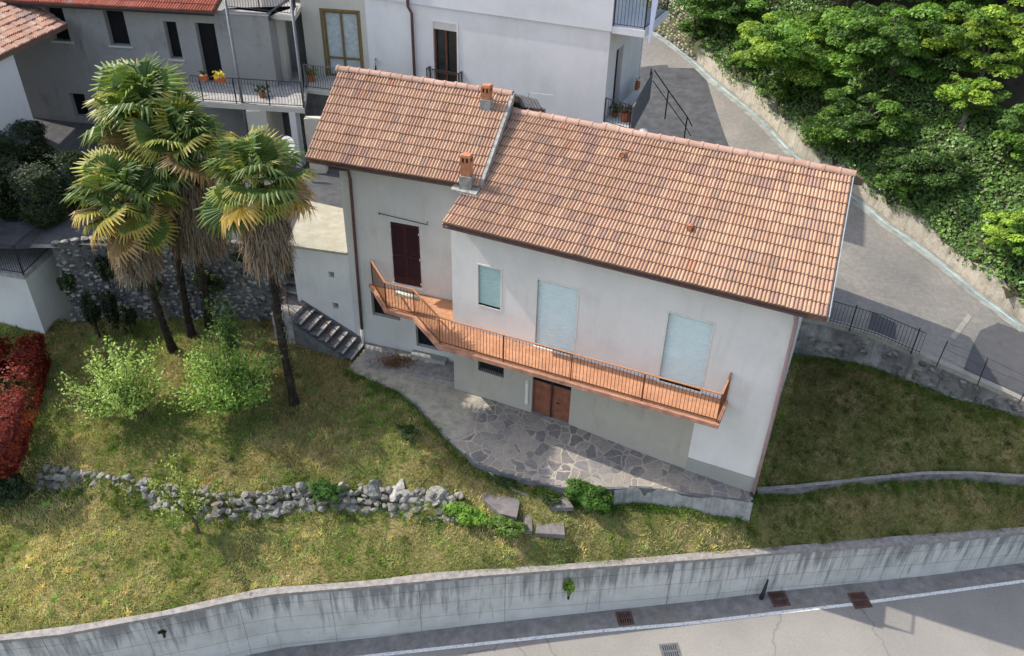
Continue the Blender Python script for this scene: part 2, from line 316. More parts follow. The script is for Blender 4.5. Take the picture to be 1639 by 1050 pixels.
# --- hillside above
hill_pts = []
tan = [hbx[min(i+1, len(hbx)-1)]-hbx[max(i-1, 0)] for i in range(len(hbx))]
for i, p in enumerate(hbx):
    t = tan[i]; nn = np.array([t[1], -t[0], 0]); nn /= np.linalg.norm(nn)
    if nn[0] < 0: nn = -nn
    for d_, h_ in ((.15, .85), (1.2, 1.7), (3, 3.0), (6, 4.6), (11, 7.5), (22, 14), (45, 28)): q = p+nn*d_; hill_pts.append(np.array([q[0], q[1], p[2]+h_]))
hillf0 = RBF(hill_pts)
def hillf(X, Y): return hillf0(X, Y)+(NS(X, Y, .35)-.5)*.8
simple('hill_soil', (.045, .04, .025), .95, .4, 2)
hp = [p+np.array([.3, .15, 0]) for p in hbx] + [np.array([20, 100, 0]), np.array([70, 100, 0]), np.array([75, 0, 0]), np.array([34, 4, 0])]
hill = grid_mesh('hillside', MATS['hill_soil'], hp, hillf, .7)
# --- far ground, lower road
mt, nt, b = newmat('field', .95, .1); v = coords(nt); nt.links.new(ramp(nt, noise(nt, v, .05, 8), [(.35, (.05, .065, .02)), (.65, (.1, .1, .04))]), b.inputs['Base Color'])
mb = MB(); mb.quad((-600, -600, -7), (600, -600, -7), (600, 600, -7), (-600, 600, -7)); mb.build('far_ground', mt)['kind'] = 'structure'
mt, nt, b = newmat('asphalt_road', .88, .25); v = coords(nt)
n1 = noise(nt, v, .5, 6, .6); n2 = noise(nt, v, 22, 6, .8)
o = ramp(nt, n1, [(.3, (.235, .222, .205)), (.7, (.29, .272, .25))]); o = mix(nt, .8, o, ramp(nt, n2, [(.35, .78), (.7, 1.16)]), 'MULTIPLY')
vo = nd(nt, 'TexVoronoi', feature='DISTANCE_TO_EDGE', Scale=.16); wv = nd(nt, 'VectorMath', operation='ADD'); nt.links.new(v, wv.inputs[0]); nn_ = nd(nt, 'TexNoise', Scale=1.2, Detail=5); nt.links.new(v, nn_.inputs['Vector']); nt.links.new(nn_.outputs['Color'], wv.inputs[1]); nt.links.new(wv.outputs[0], vo.inputs['Vector'])
o = mix(nt, ramp(nt, vo.outputs['Distance'], [(0.0, .55), (.006, 0.0)]), o, (.1, .095, .09))
nt.links.new(o, b.inputs['Base Color']); bump(nt, b, n2, .4, .01)
def rp(s, t, h=0): p = RA+RW*s-RN*t; return (p[0], p[1], road_z(p[0], p[1])+h)
mb = MB(); mb.quad(rp(-60, 9), rp(80, 9), rp(80, -1.5), rp(-60, -1.5)); mb.build('lower_road', mt)['kind'] = 'structure'
mt, nt, b = newmat('gutter_dirt', .95, .15); v = coords(nt); n1 = noise(nt, v, 3, 7, .7); n2 = noise(nt, v, .6, 4)
o = ramp(nt, n1, [(.3, (.15, .14, .135)), (.7, (.30, .28, .265))]); o = mix(nt, ramp(nt, n2, [(.5, 0.0), (.7, .5)]), o, (.14, .125, .09)); nt.links.new(o, b.inputs['Base Color']); bump(nt, b, n1, .6, .03)
WLINE = [(300, 1084), (450, 1066), (591, 1050), (958, 1010), (1100, 998), (1250, 980), (1367, 967), (1500, 949), (1639, 930)]
wl = ext([onroad(x, y) for x, y in WLINE], 6, 14); wl = resample(wl, .5)
capf_r = resample(capf, .5)
def sidx(p): return (p-RA) @ RW
base_line = [np.array([*p[:2], road_z(*p[:2])]) for p in capf_r]
mb = MB(); S0 = np.array([sidx(p) for p in wl]); T0 = np.array([-(p-RA) @ RN for p in wl]); ss = np.arange(S0[0]+.3, S0[-1]-.3, .5)
for s_ in ss:
    a, c = np.interp([s_, s_+.5], S0, T0); mb.quad(rp(s_, a-.06, .004), rp(s_+.5, c-.06, .004), rp(s_+.5, -1.4, .004), rp(s_, -1.4, .004))
mb.build('road_shoulder', mt)['kind'] = 'structure'
mt, nt, b = newmat('road_paint', .8, .2); v = coords(nt); n1 = noise(nt, v, 14, 6, .8); nt.links.new(ramp(nt, n1, [(.36, (.3, .29, .28)), (.5, (.72, .72, .7))]), b.inputs['Base Color'])
mb = MB()
for s_ in ss:
    a, c = np.interp([s_, s_+.5], S0, T0); mb.quad(rp(s_, a+.06, .008), rp(s_+.5, c+.06, .008), rp(s_+.5, c-.05, .008), rp(s_, a-.05, .008))
mb.build('road_marking', mt)['kind'] = 'structure'
# asphalt repair patch in the road
pa = [onroad(*q, .004) for q in ((1453, 973), (1455, 958), (1520, 950), (1520, 987))]
# ------------------------------------------------------------------ house materials
plaster('wall_white', (.70, .68, .655), (.42, .41, .38), .45)
plaster('wall_wing', (.61, .595, .56), (.36, .36, .33), .6)
plaster('wall_basement', (.41, .385, .325), (.25, .235, .19), .7)
plaster('wall_plinth', (.33, .33, .30), (.22, .22, .19), .5)
plaster('wall_cream', (.56, .54, .50), (.4, .38, .33), .45)
attrmat('roof_tile', .82, .13, 20, ((.15, .105, .08), 1.6, .55, .45))
attrmat('paint_attr', .6, .08, 14)
simple('gutter_brown', (.10, .055, .05), .5, .3, 8); simple('pipe_mauve', (.34, .24, .24), .5, .15, 6)
simple('shutter_blue', (.60, .71, .72), .5, .05, 4); simple('shutter_green', (.42, .58, .55), .5, .05, 4); simple('frame_white', (.66, .64, .6), .6, .1, 5)
simple('shutter_wood', (.045, .012, .014), .75, .3, 10); simple('rust_door', (.23, .085, .05), .6, .3, 5); simple('dark', (.008, .008, .009), .9, .3, 5)
simple('slab_edge', (.40, .21, .145), .85, .4, 3); simple('rail_orange', (.42, .20, .10), .5, .2, 12); simple('rail_dark', (.13, .045, .02), .5, .3, 12)
simple('iron_dark', (.025, .026, .03), .5, .3, 10); simple('chimney_clay', (.42, .18, .095), .85, .25, 9); simple('mortar_grey', (.28, .275, .26), .95, .45, 6)
simple('zinc', (.42, .44, .45), .35, .25, 10, .4); simple('eave_wood', (.17, .10, .07), .8, .3, 10); simple('concrete_step', (.27, .255, .24), .95, .35, 5)
simple('concrete_dark', (.13, .13, .135), .95, .35, 4); simple('glass_dark', (.02, .025, .025), .08, .3, 3, 0, .6)
mt, nt, b = newmat('floor_orange', .85, .2); v = coords(nt)
br = nd(nt, 'TexBrick', Scale=1.0); br.offset = 0; br.inputs['Brick Width'].default_value = .2; br.inputs['Row Height'].default_value = .2; br.inputs['Mortar Size'].default_value = .006
vv = coords(nt, (1, 1, 1), (0, 0, -YU)); nt.links.new(vv, br.inputs['Vector'])
br.inputs['Color1'].default_value = rgb((.52, .265, .15)); br.inputs['Color2'].default_value = rgb((.47, .23, .125)); br.inputs['Mortar'].default_value = rgb((.38, .19, .12))
o = mix(nt, .7, br.outputs[0], ramp(nt, noise(nt, v, 2.2, 7, .75), [(.3, .6), (.6, 1.1)]), 'MULTIPLY'); nt.links.new(o, b.inputs['Base Color'])
mt, nt, b = newmat('roof_slab', .9, .15); v = coords(nt); n1 = noise(nt, v, 2.2, 8, .7)
o = ramp(nt, n1, [(.3, (.29, .27, .21)), (.55, (.37, .35, .28)), (.72, (.43, .41, .34))]); n2 = noise(nt, v, 7, 6, .75); o = mix(nt, ramp(nt, n2, [(.58, 0.0), (.7, .7)]), o, (.22, .21, .15)); nt.links.new(o, b.inputs['Base Color'])
# ------------------------------------------------------------------ builders
TILE_COLS = [(.435, .275, .185), (.415, .255, .17), (.46, .30, .205), (.40, .245, .17), (.425, .27, .19), (.40, .255, .185), (.45, .29, .195)]
def tile_roof(mb, E0, E1, R0, R1, nc, nr, seed, cols=TILE_COLS, roll=.045, odd=((.34, .215, .165), (.41, .21, .13)), jit=.006):
    rg = random.Random(seed); E0, E1, R0, R1 = map(np.asarray, (E0, E1, R0, R1))
    nrm = np.cross(E1-E0, R0-E0); nrm /= np.linalg.norm(nrm)
    prof = [(0, .0), (.06, .45), (.14, .85), (.24, .95), (.33, .7), (.40, .12), (.46, .05), (.53, .5), (.64, 1.0), (.78, 1.0), (.88, .6), (.95, .05), (1.0, .0)]
    P = lambda s, t, h: (E0*(1-s)+E1*s)*(1-t)+(R0*(1-s)+R1*s)*t+nrm*h
    for r in range(nr):
        drift = rg.uniform(-.004, .004)
        for c in range(nc):
            q = NS(c*.13+seed*3.1, r*.3, 1.4, 3); k = rg.choice(cols); w_ = rg.uniform(.93, 1.06)*(.86+.28*NS2(c*.21+seed, r*.2, 1.1, 3))
            if q > .6 and rg.random() < .38: k = odd[0]
            elif rg.random() < .006: k = odd[1]
            elif rg.random() < .02: k = (.33, .225, .17)
            cc = tuple(a*w_ for a in k); dz = rg.uniform(-jit, jit); dt = rg.uniform(-.03, .03)+drift+.05*(NS(c*.2, r*.9+seed, 1., 2)-.5)
            vs = []
            for (u_, h_) in prof: vs.append(P((c+u_)/nc, max(r+dt, 0)/nr-.004, roll*h_+.05+dz))
            for (u_, h_) in prof: vs.append(P((c+u_)/nc, min((r+1.06)/nr, 1.0), roll*h_+.008+dz))
            for (u_, h_) in prof: vs.append(P((c+u_)/nc, max(r+dt, 0)/nr-.002, roll*h_*.2+.004))
            n = len(prof)
            mb.add(vs, [(i, i+1, n+i+1, n+i) for i in range(n-1)]+[(2*n+i, 2*n+i+1, i+1, i) for i in range(n-1)], cc)
def ridge_tiles(mb, A, Bp, rad, ln, seed, cols=((.45, .285, .22), (.41, .255, .19), (.48, .31, .24))):
    rg = random.Random(seed); A = np.asarray(A); Bp = np.asarray(Bp); d = Bp-A; L = np.linalg.norm(d); d /= L; n = int(L/ln); ln = L/n; sx = np.cross(d, Z3); sx /= np.linalg.norm(sx); up = np.cross(sx, d)
    for i in range(n):
        w_ = rg.uniform(.88, 1.08); k = tuple(a*w_ for a in rg.choice(cols)); dz = rg.uniform(-.008, .008); yw = rg.uniform(-.012, .012); m_ = 9; vs = []
        for (s_, rr) in ((i*ln-.03, rad*1.12), (i*ln+.05, rad*1.12), (i*ln+.055, rad), ((i+1)*ln+.02, rad*.95)):
            for j in range(m_):
                t = math.pi*j/(m_-1); vs.append(A+d*s_+sx*(math.cos(t)*rr*1.15+yw)+up*(math.sin(t)*rr+dz-.03))
        mb.add(vs, [(a*m_+j, a*m_+j+1, (a+1)*m_+j+1, (a+1)*m_+j) for a in range(3) for j in range(m_-1)]+[tuple(range(m_))], k)
def wall_face(mb, O, ux, L, z0, z1, holes, nin, depth=.14, c=None):   # outward face with rectangular holes and reveals; O at height 0
    O = np.asarray(O); xs = sorted({0, L, *[h[0] for h in holes], *[h[1] for h in holes]}); zs = sorted({z0, z1, *[h[2] for h in holes], *[h[3] for h in holes]})
    P = lambda x, z, d=0: O+ux*x+Z3*z+nin*d
    for i in range(len(xs)-1):
        for j in range(len(zs)-1):
            xm = (xs[i]+xs[i+1])/2; zm = (zs[j]+zs[j+1])/2
            if any(h[0] < xm < h[1] and h[2] < zm < h[3] for h in holes): continue
            mb.quad(P(xs[i], zs[j]), P(xs[i+1], zs[j]), P(xs[i+1], zs[j+1]), P(xs[i], zs[j+1]), c)
    for h in holes:
        a, b_, l, t = h[:4]
        mb.quad(P(a, l), P(a, t), P(a, t, depth), P(a, l, depth), c); mb.quad(P(b_, l), P(b_, l, depth), P(b_, t, depth), P(b_, t), c)
        mb.quad(P(a, t), P(b_, t), P(b_, t, depth), P(a, t, depth), c); mb.quad(P(a, l), P(a, l, depth), P(b_, l, depth), P(b_, l), c)
def roller(F, x0, x1, z0, z1, parent, mat, nin, ux, name='roller_shutter', slat=.08):   # F(x,y,z) frame, y inward
    mb = MB(); n = int((z1-z0)/slat)
    for i in range(n):
        a = z0+(z1-z0)*i/n; b_ = z0+(z1-z0)*(i+1)/n; d = .075
        for (za, da, zb, db) in ((a, d+.012, a+(b_-a)*.2, d), (a+(b_-a)*.2, d, a+(b_-a)*.85, d-.001), (a+(b_-a)*.85, d-.001, b_, d+.012)):
            mb.quad(F(x0, da, za), F(x1, da, za), F(x1, db, zb), F(x0, db, zb))
    f = mb.build(name, mat, parent)
    mb = MB(); t = .05; pr = -.012
    for (a, b_, l, u_) in ((x0-t, x0, z0-t, z1+t), (x1, x1+t, z0-t, z1+t), (x0, x1, z1, z1+t), (x0, x1, z0-t, z0)):
        mb.box(F(a, pr, l), ux*(b_-a), nin*.1, Z3*(u_-l))
    mb.build('frame', MATS['frame_white'], f)
    return f
def pipe(name, pts, r, mat, parent, n=10): mb = MB(); mb.tube(pts, r, n); return mb.build(name, mat, parent, True)
def railing(parent, path, h, sp, bar, mat, matpost, post_w=.04, bottom=.08, name='railing', posts=True, wavy=False, top=None, post_sp=None):
    mb = MB(); path = [np.asarray(p, float) for p in path]
    for i in range(len(path)-1):
        a, b_ = path[i], path[i+1]; L = np.linalg.norm((b_-a)[:2])
        mb.bar(a+Z3*bottom, b_+Z3*bottom, .03, .02); n = max(1, int(L/sp))
        for k in range(1, n):
            p = a+(b_-a)*k/n
            if wavy:
                d = (b_-a)/np.linalg.norm(b_-a); pr = None
                for q in range(7):
                    t = q/6; o_ = p+Z3*(bottom+(h-bottom)*t)+d*.035*math.sin(t*math.pi*2)
                    if pr is not None: mb.bar(pr, o_, bar)
                    pr = o_
            else: mb.bar(p+Z3*bottom, p+Z3*h, bar)
    r = mb.build(name, mat, parent)
    mb = MB()
    for i in range(len(path)-1): mb.bar(path[i]+Z3*h, path[i+1]+Z3*h, .05, .025)
    mb.build('top_rail', top or matpost, r)
    if posts:
        done = []
        for i in range(len(path)-1):
            L = np.linalg.norm(path[i+1]-path[i]); n = max(1, round(L/post_sp)) if post_sp else 1
            for k in range(n+1):
                p = path[i]+(path[i+1]-path[i])*k/n
                if any(np.linalg.norm(p-q) < .02 for q in done): continue
                done.append(p); mb = MB(); mb.bar(p-Z3*.05, p+Z3*(h+.01), post_w); mb.build('post', matpost, parent)
    return r
# ------------------------------------------------------------------ the main house
house = empty('house', ML(-5, 0, 0), 'long white house with clay tiled roofs, pale blue roller shutters and a narrow orange balcony', 'house')
HZ = 6.62
# walls of the main wing
mb = MB(); holes = [(-9.10+10, -8.36+10, 4.07, 5.47), (-7.17+10, -5.92+10, 3.14, 5.50), (-3.26+10, -2.03+10, 3.14, 5.48)]
wall_face(mb, ML(-10, 0), U, 10, 2.93, HZ, holes, N)
wall_face(mb, ML(-2.03, 0), U, 2.03, .59, 2.93, [], N)
gz = 8.62
def side(x, flip):
    pts = [ML(x, 0, -1.4), ML(x, 7.7, -1.4), ML(x, 7.7, HZ+.05), ML(x, 3.85, gz), ML(x, 0, HZ)]
    mb.add(pts, [(0, 1, 2, 3, 4) if not flip else (4, 3, 2, 1, 0)])
side(0, False); side(-10, True)
mb.quad(ML(0, 7.7, -1), ML(-10, 7.7, -1), ML(-10, 7.7, HZ), ML(0, 7.7, HZ))
mb.build('wall', MATS['wall_white'], house)
mb = MB(); wall_face(mb, ML(-10, -.004), U, 7.97, -.6, 2.93, [(-9.12+10, -8.2+10, 1.5, 2.15), (-7.2+10, -5.9+10, .42, 2.42)], N, .2)
mb.quad(ML(-2.03, -.004, -.6), ML(-2.03, 0.01, -.6), ML(-2.03, 0.01, 2.93), ML(-2.03, -.004, 2.93)); mb.build('basement_wall', MATS['wall_basement'], house)
mb = MB(); mb.box(ML(-2.03, -.03, -1.4), U*2.06, N*.03, Z3*1.99); mb.quad(ML(0.03, -.03, -1.4), ML(.03, 3, -1.4), ML(.03, 3, .59), ML(.03, -.03, .59)); mb.build('plinth', MATS['wall_plinth'], house)
# openings
wdw = roller(ML, -9.10, -8.36, 4.07, 5.47, house, MATS['shutter_green'], N, U, 'roller_shutter'); wdw['label'] = 'small pale green roller shutter'
for a, b_ in ((-7.17, -5.92), (-3.26, -2.03)):
    f = roller(ML, a, b_, 3.14, 5.49, house, MATS['shutter_blue'], N, U)
    mb = MB(); mb.box(ML(a-.06, -.06, 3.09), U*(b_-a+.12), N*.2, Z3*.045); mb.build('threshold', MATS['frame_white'], f)
def grille_win(F, ux, x0, x1, z0, z1, parent, nb=10):
    mb = MB(); mb.quad(F(x0, .19, z0), F(x1, .19, z0), F(x1, .19, z1), F(x0, .19, z1)); g = mb.build('window', MATS['glass_dark'], parent)
    mb = MB()
    for i in range(nb+1): p = x0+(x1-x0)*(i+.5)/(nb+1); mb.bar(F(p, .06, z0), F(p, .06, z1), .018)
    for z in (z0+.12, z1-.12): mb.bar(F(x0, .06, z), F(x1, .06, z), .018)
    mb.build('grille', MATS['iron_dark'], g); return g
grille_win(ML, U, -9.12, -8.2, 1.5, 2.15, house)
mb = MB(); mb.quad(ML(-7.2, .19, .42), ML(-5.9, .19, .42), ML(-5.9, .19, 2.42), ML(-7.2, .19, 2.42)); gd = mb.build('garage_door', MATS['dark'], house)
for a in (-7.17, -6.53):
    mb = MB(); mb.box(ML(a, .10, .46), U*.60, N*.04, Z3*1.28)
    for q in (.0, .56): mb.box(ML(a+q, .08, .46), U*.04, N*.03, Z3*1.28)
    for z in (.46, 1.70): mb.box(ML(a+.04, .083, z), U*.52, N*.02, Z3*.04)
    mb.build('door_leaf', MATS['rust_door'], gd)
mb = MB()
for i in range(14): p = -7.17+1.24*(i+.5)/14; mb.bar(ML(p, .1, 1.76), ML(p, .1, 2.42), .016)
mb.bar(ML(-6.55, .06, .44), ML(-6.55, .06, 2.42), .045); mb.bar(ML(-7.19, .08, 1.76), ML(-5.91, .08, 1.76), .04); mb.build('grille', MATS['iron_dark'], gd)
mb = MB(); mb.box(ML(-6.4, .06, 1.05), U*.12, N*.03, Z3*.02); mb.build('handle', MATS['iron_dark'], gd)
mb = MB(); mb.box(ML(-7.42, -.05, .75), U*.1, N*.05, Z3*.95); mb.cbox(ML(-7.37, -.06, 1.62), U*.03, N*.02, Z3*.04, (.1, .1, .1)); mb.build('meter_cover', MATS['frame_white'], house)
# roof of the main wing
E0, E1, R0, R1 = ML(-9.97, -.5, 6.92), ML(.70, -.5, 6.83), ML(-9.74, 3.85, 8.78), ML(.36, 3.85, 8.77)
mb = MB(); mb.cc = (.2, .12, .09)
th = np.array([0, 0, .16])
K0, K1 = ML(-9.97, 8.2, 6.85), ML(.70, 8.2, 6.85)
for (a, b_, c_, d_) in ((E0, E1, R1, R0), (R0, R1, K1, K0)): mb.hexa([a-th, b_-th, c_-th, d_-th, a-.006*Z3, b_-.006*Z3, c_-.006*Z3, d_-.006*Z3])
roof = mb.build('roof', MATS['eave_wood'], house)
mb = MB(); tile_roof(mb, E0-N*.04, E1-N*.04, R0, R1, 53, 13, 1); tile_roof(mb, K1, K0, R1, R0, 53, 13, 2); mb.build('roof_tiles', MATS['roof_tile'], roof)
mb = MB(); ridge_tiles(mb, R0+Z3*.05, R1+Z3*.05+U*.06, .12, .42, 3); mb.build('ridge_tiles', MATS['roof_tile'], roof)
# verge trim and gutter
mb = MB(); mb.bar(E1-Z3*.05+U*.03, R1-Z3*.05+U*.03, .03, .2); mb.build('verge_flashing', MATS['zinc'], roof); mb = MB(); mb.bar(E0-Z3*.1-U*.02, R0-Z3*.1-U*.02, .02, .12); mb.build('verge_flashing', MATS['zinc'], roof)
def gutter(a, b_, r, mat, parent, ndir, nseg=7):
    mb = MB(); a = np.asarray(a); b_ = np.asarray(b_); vs = []
    for p in (a, b_):
        for rr in (r, r*.86):
            for j in range(nseg): t = math.pi*j/(nseg-1); vs.append(p+ndir*(math.cos(t)*rr)-Z3*(math.sin(t)*rr))
    s2 = 2*nseg; fs = [(j, j+1, s2+j+1, s2+j) for j in range(nseg-1)]+[(nseg+j+1, nseg+j, s2+nseg+j, s2+nseg+j+1) for j in range(nseg-1)]
    fs += [(0, s2, s2+nseg, nseg), (nseg-1, 2*nseg-1, s2+2*nseg-1, s2+nseg-1)]+[(j, nseg+j, nseg+j+1, j+1) for j in range(nseg-1)]+[(s2+j+1, s2+nseg+j+1, s2+nseg+j, s2+j) for j in range(nseg-1)]
    mb.add(vs, fs); return mb.build('gutter', mat, parent)
gutter(E0-N*.06-Z3*.07+U*.05, ML(.25, -.56, 6.77), .07, MATS['gutter_brown'], roof, N)
mb = MB(); mb.tube([ML(-.02, -.56, 6.70), ML(-.02, -.5, 6.6), ML(.0, -.12, 6.40), ML(.02, -.09, 6.1), ML(.05, -.09, 3), ML(.05, -.09, 0.05)], .055, 10); mb.build('downpipe', MATS['pipe_mauve'], house, True)
mb = MB(); mb.tube([ML(.02, -.09, .1), ML(.05, -.2, -.1), ML(.05, -.35, -.35), ML(.05, -.36, -.7)], .06, 8); mb.build('drain_elbow', MATS['iron_dark'], house, True)
# roof vents
def roof_vent(s, t):
    p = (E0*(1-s)+E1*s)*(1-t)+(R0*(1-s)+R1*s)*t+Z3*.08; mb = MB(); mb.tube([p-N*.17+Z3*.03, p+N*.1], [.085, .07], 8, None, False); mb.tube([p-N*.16+Z3*.03, p+N*.12], [.068, .05], 8, None, True)
    mb.build('vent_tile', MATS['chimney_clay'], roof)
# ------------------------------------------------------------------ left wing
LZ = 7.40; wing = house
mb = MB(); wall_face(mb, WL(-3.74, 0), UL, 4.5, -.4, LZ, [(-2.07+3.74, -1.08+3.74, 3.36, 5.62), (-3.0+3.74, -1.95+3.74, 1.82, 2.9), (-1.38+3.74, -.42+3.74, .9, 2.9)], NL, .18)
for x, fl in ((-3.74, True), (.76, False)):
    pts = [WL(x, 0, -.4), WL(x, 5.6, -.4), WL(x, 5.6, LZ), WL(x, 2.77, 9.1), WL(x, 0, LZ)]; mb.add(pts, [(0, 1, 2, 3, 4) if not fl else (4, 3, 2, 1, 0)])
mb.quad(WL(.76, 5.6, -.4), WL(-3.74, 5.6, -.4), WL(-3.74, 5.6, LZ), WL(.76, 5.6, LZ)); mb.build('wing_wall', MATS['wall_wing'], house)
mb = MB()
for (a, b_, l, t) in ((-3.0, -1.95, 1.82, 2.9), (-1.38, -.42, .9, 2.9)): mb.quad(WL(a, .17, l), WL(b_, .17, l), WL(b_, .17, t), WL(a, .17, t))
mb.build('cellar_opening', MATS['dark'], house)
mb = MB(); mb.quad(WL(-2.07, .12, 3.36), WL(-1.08, .12, 3.36), WL(-1.08, .12, 5.62), WL(-2.07, .12, 5.62)); sh = mb.build('shuttered_door', MATS['dark'], house)
for a in (-2.06, -1.57):
    mb = MB(); x0, x1 = a, a+.485
    for (p, q, l, t) in ((x0, x0+.06, 3.37, 5.61), (x1-.06, x1, 3.37, 5.61), (x0+.06, x1-.06, 3.37, 3.62), (x0+.06, x1-.06, 5.53, 5.61), (x0+.06, x1-.06, 4.4, 4.5)): mb.box(WL(p, -.02, l), UL*(q-p), NL*.05, Z3*(t-l))
    n = 36
    for i in range(n): z = 3.62+(5.53-3.62)*i/n; mb.hexa([WL(x0+.06, -.012, z), WL(x1-.06, -.012, z), WL(x1-.06, .012, z+.03), WL(x0+.06, .012, z+.03), WL(x0+.06, -.004, z), WL(x1-.06, -.004, z), WL(x1-.06, .022, z+.03), WL(x0+.06, .022, z+.03)])
    lf = mb.build('shutter_leaf', MATS['shutter_wood'], sh)
    mb = MB(); hx = x0-.01 if a < -1.6 else x1+.01
    for z in (3.5, 4.42, 5.35): mb.cbox(WL(hx, -.035, z), UL*.02, NL*.012, Z3*.035)
    mb.build('hinge', MATS['frame_white'], lf)
mb = MB(); mb.box(WL(-2.15, -.05, 3.28), UL*1.15, NL*.1, Z3*.07); mb.build('threshold', MATS['wall_white'], sh)
mb = MB(); mb.tube([WL(-2.43, -.1, 5.90), WL(-.72, -.1, 5.80)], .014, 6)
for x in (-2.4, -.76): mb.tube([WL(x, -.1, 5.85), WL(x, 0, 5.85)], .012, 5)
mb.build('awning_rod', MATS['iron_dark'], house)
# roof of the wing
e0, e1, r0, r1 = WL(-4.54, -.5, 7.61), WL(1.17, -.5, 7.62), WL(-4.98, 2.80, 9.30), WL(1.03, 2.74, 9.26); k0, k1 = WL(-4.54, 6.1, 7.61), WL(1.17, 6.1, 7.61)
mb = MB()
for (a, b_, c_, d_) in ((e0, e1, r1, r0), (r0, r1, k1, k0)): mb.hexa([a-th, b_-th, c_-th, d_-th, a-.006*Z3, b_-.006*Z3, c_-.006*Z3, d_-.006*Z3])
wroof = mb.build('wing_roof', MATS['eave_wood'], house)
mb = MB(); tile_roof(mb, e0-NL*.04, e1-NL*.04, r0, r1, 29, 10, 5); tile_roof(mb, k1, k0, r1, r0, 29, 10, 6); mb.build('roof_tiles', MATS['roof_tile'], wroof)
mb = MB(); ridge_tiles(mb, r0+Z3*.05-UL*.05, r1+Z3*.05, .12, .36, 8); mb.build('ridge_tiles', MATS['roof_tile'], wroof)
mb = MB(); mb.bar(e1-Z3*.03+UL*.04, r1-Z3*.03+UL*.04, .09, .22); mb.build('verge_board', MATS['mortar_grey'], wroof)
gutter(e0-NL*.06-Z3*.07+UL*.7, e1-NL*.06-Z3*.07, .06, MATS['gutter_brown'], wroof, NL)
mb = MB(); mb.tube([WL(-3.74, -.52, 7.42), WL(-3.7, -.4, 7.34), WL(-3.36, -.1, 7.22), WL(-3.33, -.07, 6.9), WL(-3.4, -.07, 3.5), WL(-3.44, -.07, 1.15)], .05, 9); dp = mb.build('downpipe', MATS['gutter_brown'], house, True)
mb = MB(); mb.tube([WL(-3.44, -.07, 1.15), WL(-3.45, -.07, .5)], .06, 9); mb.build('pipe_shoe', MATS['frame_white'], dp, True)
for i, s_ in enumerate((.2,)): pass
roof_vent(.385, .80); roof_vent(.635, .36)
# chimneys
def chimney(P, w_, h1, h2, ux, nx, parent):
    P = np.asarray(P); mb = MB(); mb.box(P-ux*w_*.62-nx*w_*.62-Z3*.35, ux*w_*1.24, nx*w_*1.24, Z3*(.35+h1)); c = mb.build('chimney', MATS['mortar_grey'], parent)
    mb = MB(); z = h1; hw = w_/2
    mb.box(P-ux*hw-nx*hw+Z3*z, ux*w_, nx*w_, Z3*h2); zc = z+h2
    for (sx, sy) in ((-1, -1), (1, -1), (-1, 1), (1, 1), (0, -1), (0, 1)): mb.cbox(P+ux*sx*hw*.86+nx*sy*hw*.86+Z3*(zc+.07), ux*.028, nx*.028, Z3*.07)
    mb.box(P-ux*hw*1.12-nx*hw*1.12+Z3*(zc+.14), ux*w_*1.12, nx*w_*1.12, Z3*.045); mb.box(P-ux*hw*.95-nx*hw*.95+Z3*(zc+.185), ux*w_*.95, nx*w_*.95, Z3*.03); mb.build('clay_pot', MATS['chimney_clay'], c)
    mb = MB(); mb.box(P-ux*hw*.7-nx*hw*.7+Z3*zc, ux*w_*.7, nx*w_*.7, Z3*.1); mb.build('flue', MATS['dark'], c); return c
def onroof(px, py, lift=0): # point on wing roof plane
    n_ = np.cross(e1-e0, r0-e0); n_ /= np.linalg.norm(n_); return onplane(px, py, e0, n_)
pc = onroof(779, 172); chimney(pc, .27, .28, .22, UL, NL, wroof)
pm = WL(.9, -.62, 0); n_ = np.cross(E1-E0, R0-E0); n_ /= np.linalg.norm(n_); pm = onplane(745, 308, E0, n_)
c2 = chimney(pm+N*.1, .28, .52, .42, UL, NL, roof)
mb = MB(); mb.hexa([pm-U*.4-N*.16-Z3*.02, pm+U*.42-N*.16-Z3*.02, pm+U*.42+N*.3+Z3*.14, pm-U*.4+N*.3+Z3*.14, pm-U*.4-N*.16+Z3*.09, pm+U*.42-N*.16+Z3*.09, pm+U*.42+N*.3+Z3*.25, pm-U*.4+N*.3+Z3*.25]); mb.build('chimney_flashing', MATS['mortar_grey'], c2)
mb = MB(); pv = onplane(1029, 222, R0+N*.5, N); mb.tube([pv-Z3*.5, pv+Z3*.18], .07, 10); mb.tube([pv+Z3*.22, pv+Z3*.27], .14, 12); mb.tube([pv+Z3*.18, pv+Z3*.22], [.05, .05], 8); mb.build('metal_flue', MATS['zinc'], roof, True)
# balcony
bal_px = [(591, 457.5, 2.95), (615.7, 501.4, 2.95), (660.5, 513.3, 2.95), (700.8, 559, 2.95), (1149, 687, 2.95)]
BP = [at(*q) for q in bal_px]; BP[0] = WL(-3.05, .0, 2.95)
BF = ML(-1.22, -.002, 2.95)
poly = [p[:2] for p in BP]+[BF[:2], ML(-9.99, -.002)[:2], ML(-10.003, .9)[:2], WL(.0, -.002)[:2]]
mb = MB(); mb.prism(poly, 2.95, 3.085); bal = mb.build('balcony', MATS['slab_edge'], house)
cen = np.mean(np.array(poly), 0)
def inset(poly, d):
    out = []; n = len(poly); P = [np.array(p) for p in poly]
    a = sum(P[i][0]*P[(i+1) % n][1]-P[(i+1) % n][0]*P[i][1] for i in range(n)); s = 1 if a > 0 else -1
    for i in range(n):
        e1_ = P[i]-P[i-1]; e2_ = P[(i+1) % n]-P[i]; n1 = np.array([-e1_[1], e1_[0]])/np.linalg.norm(e1_)*s; n2 = np.array([-e2_[1], e2_[0]])/np.linalg.norm(e2_)*s
        bb = n1+n2; out.append(P[i]+bb*d/max(.25, (1+n1@n2)))
    return out
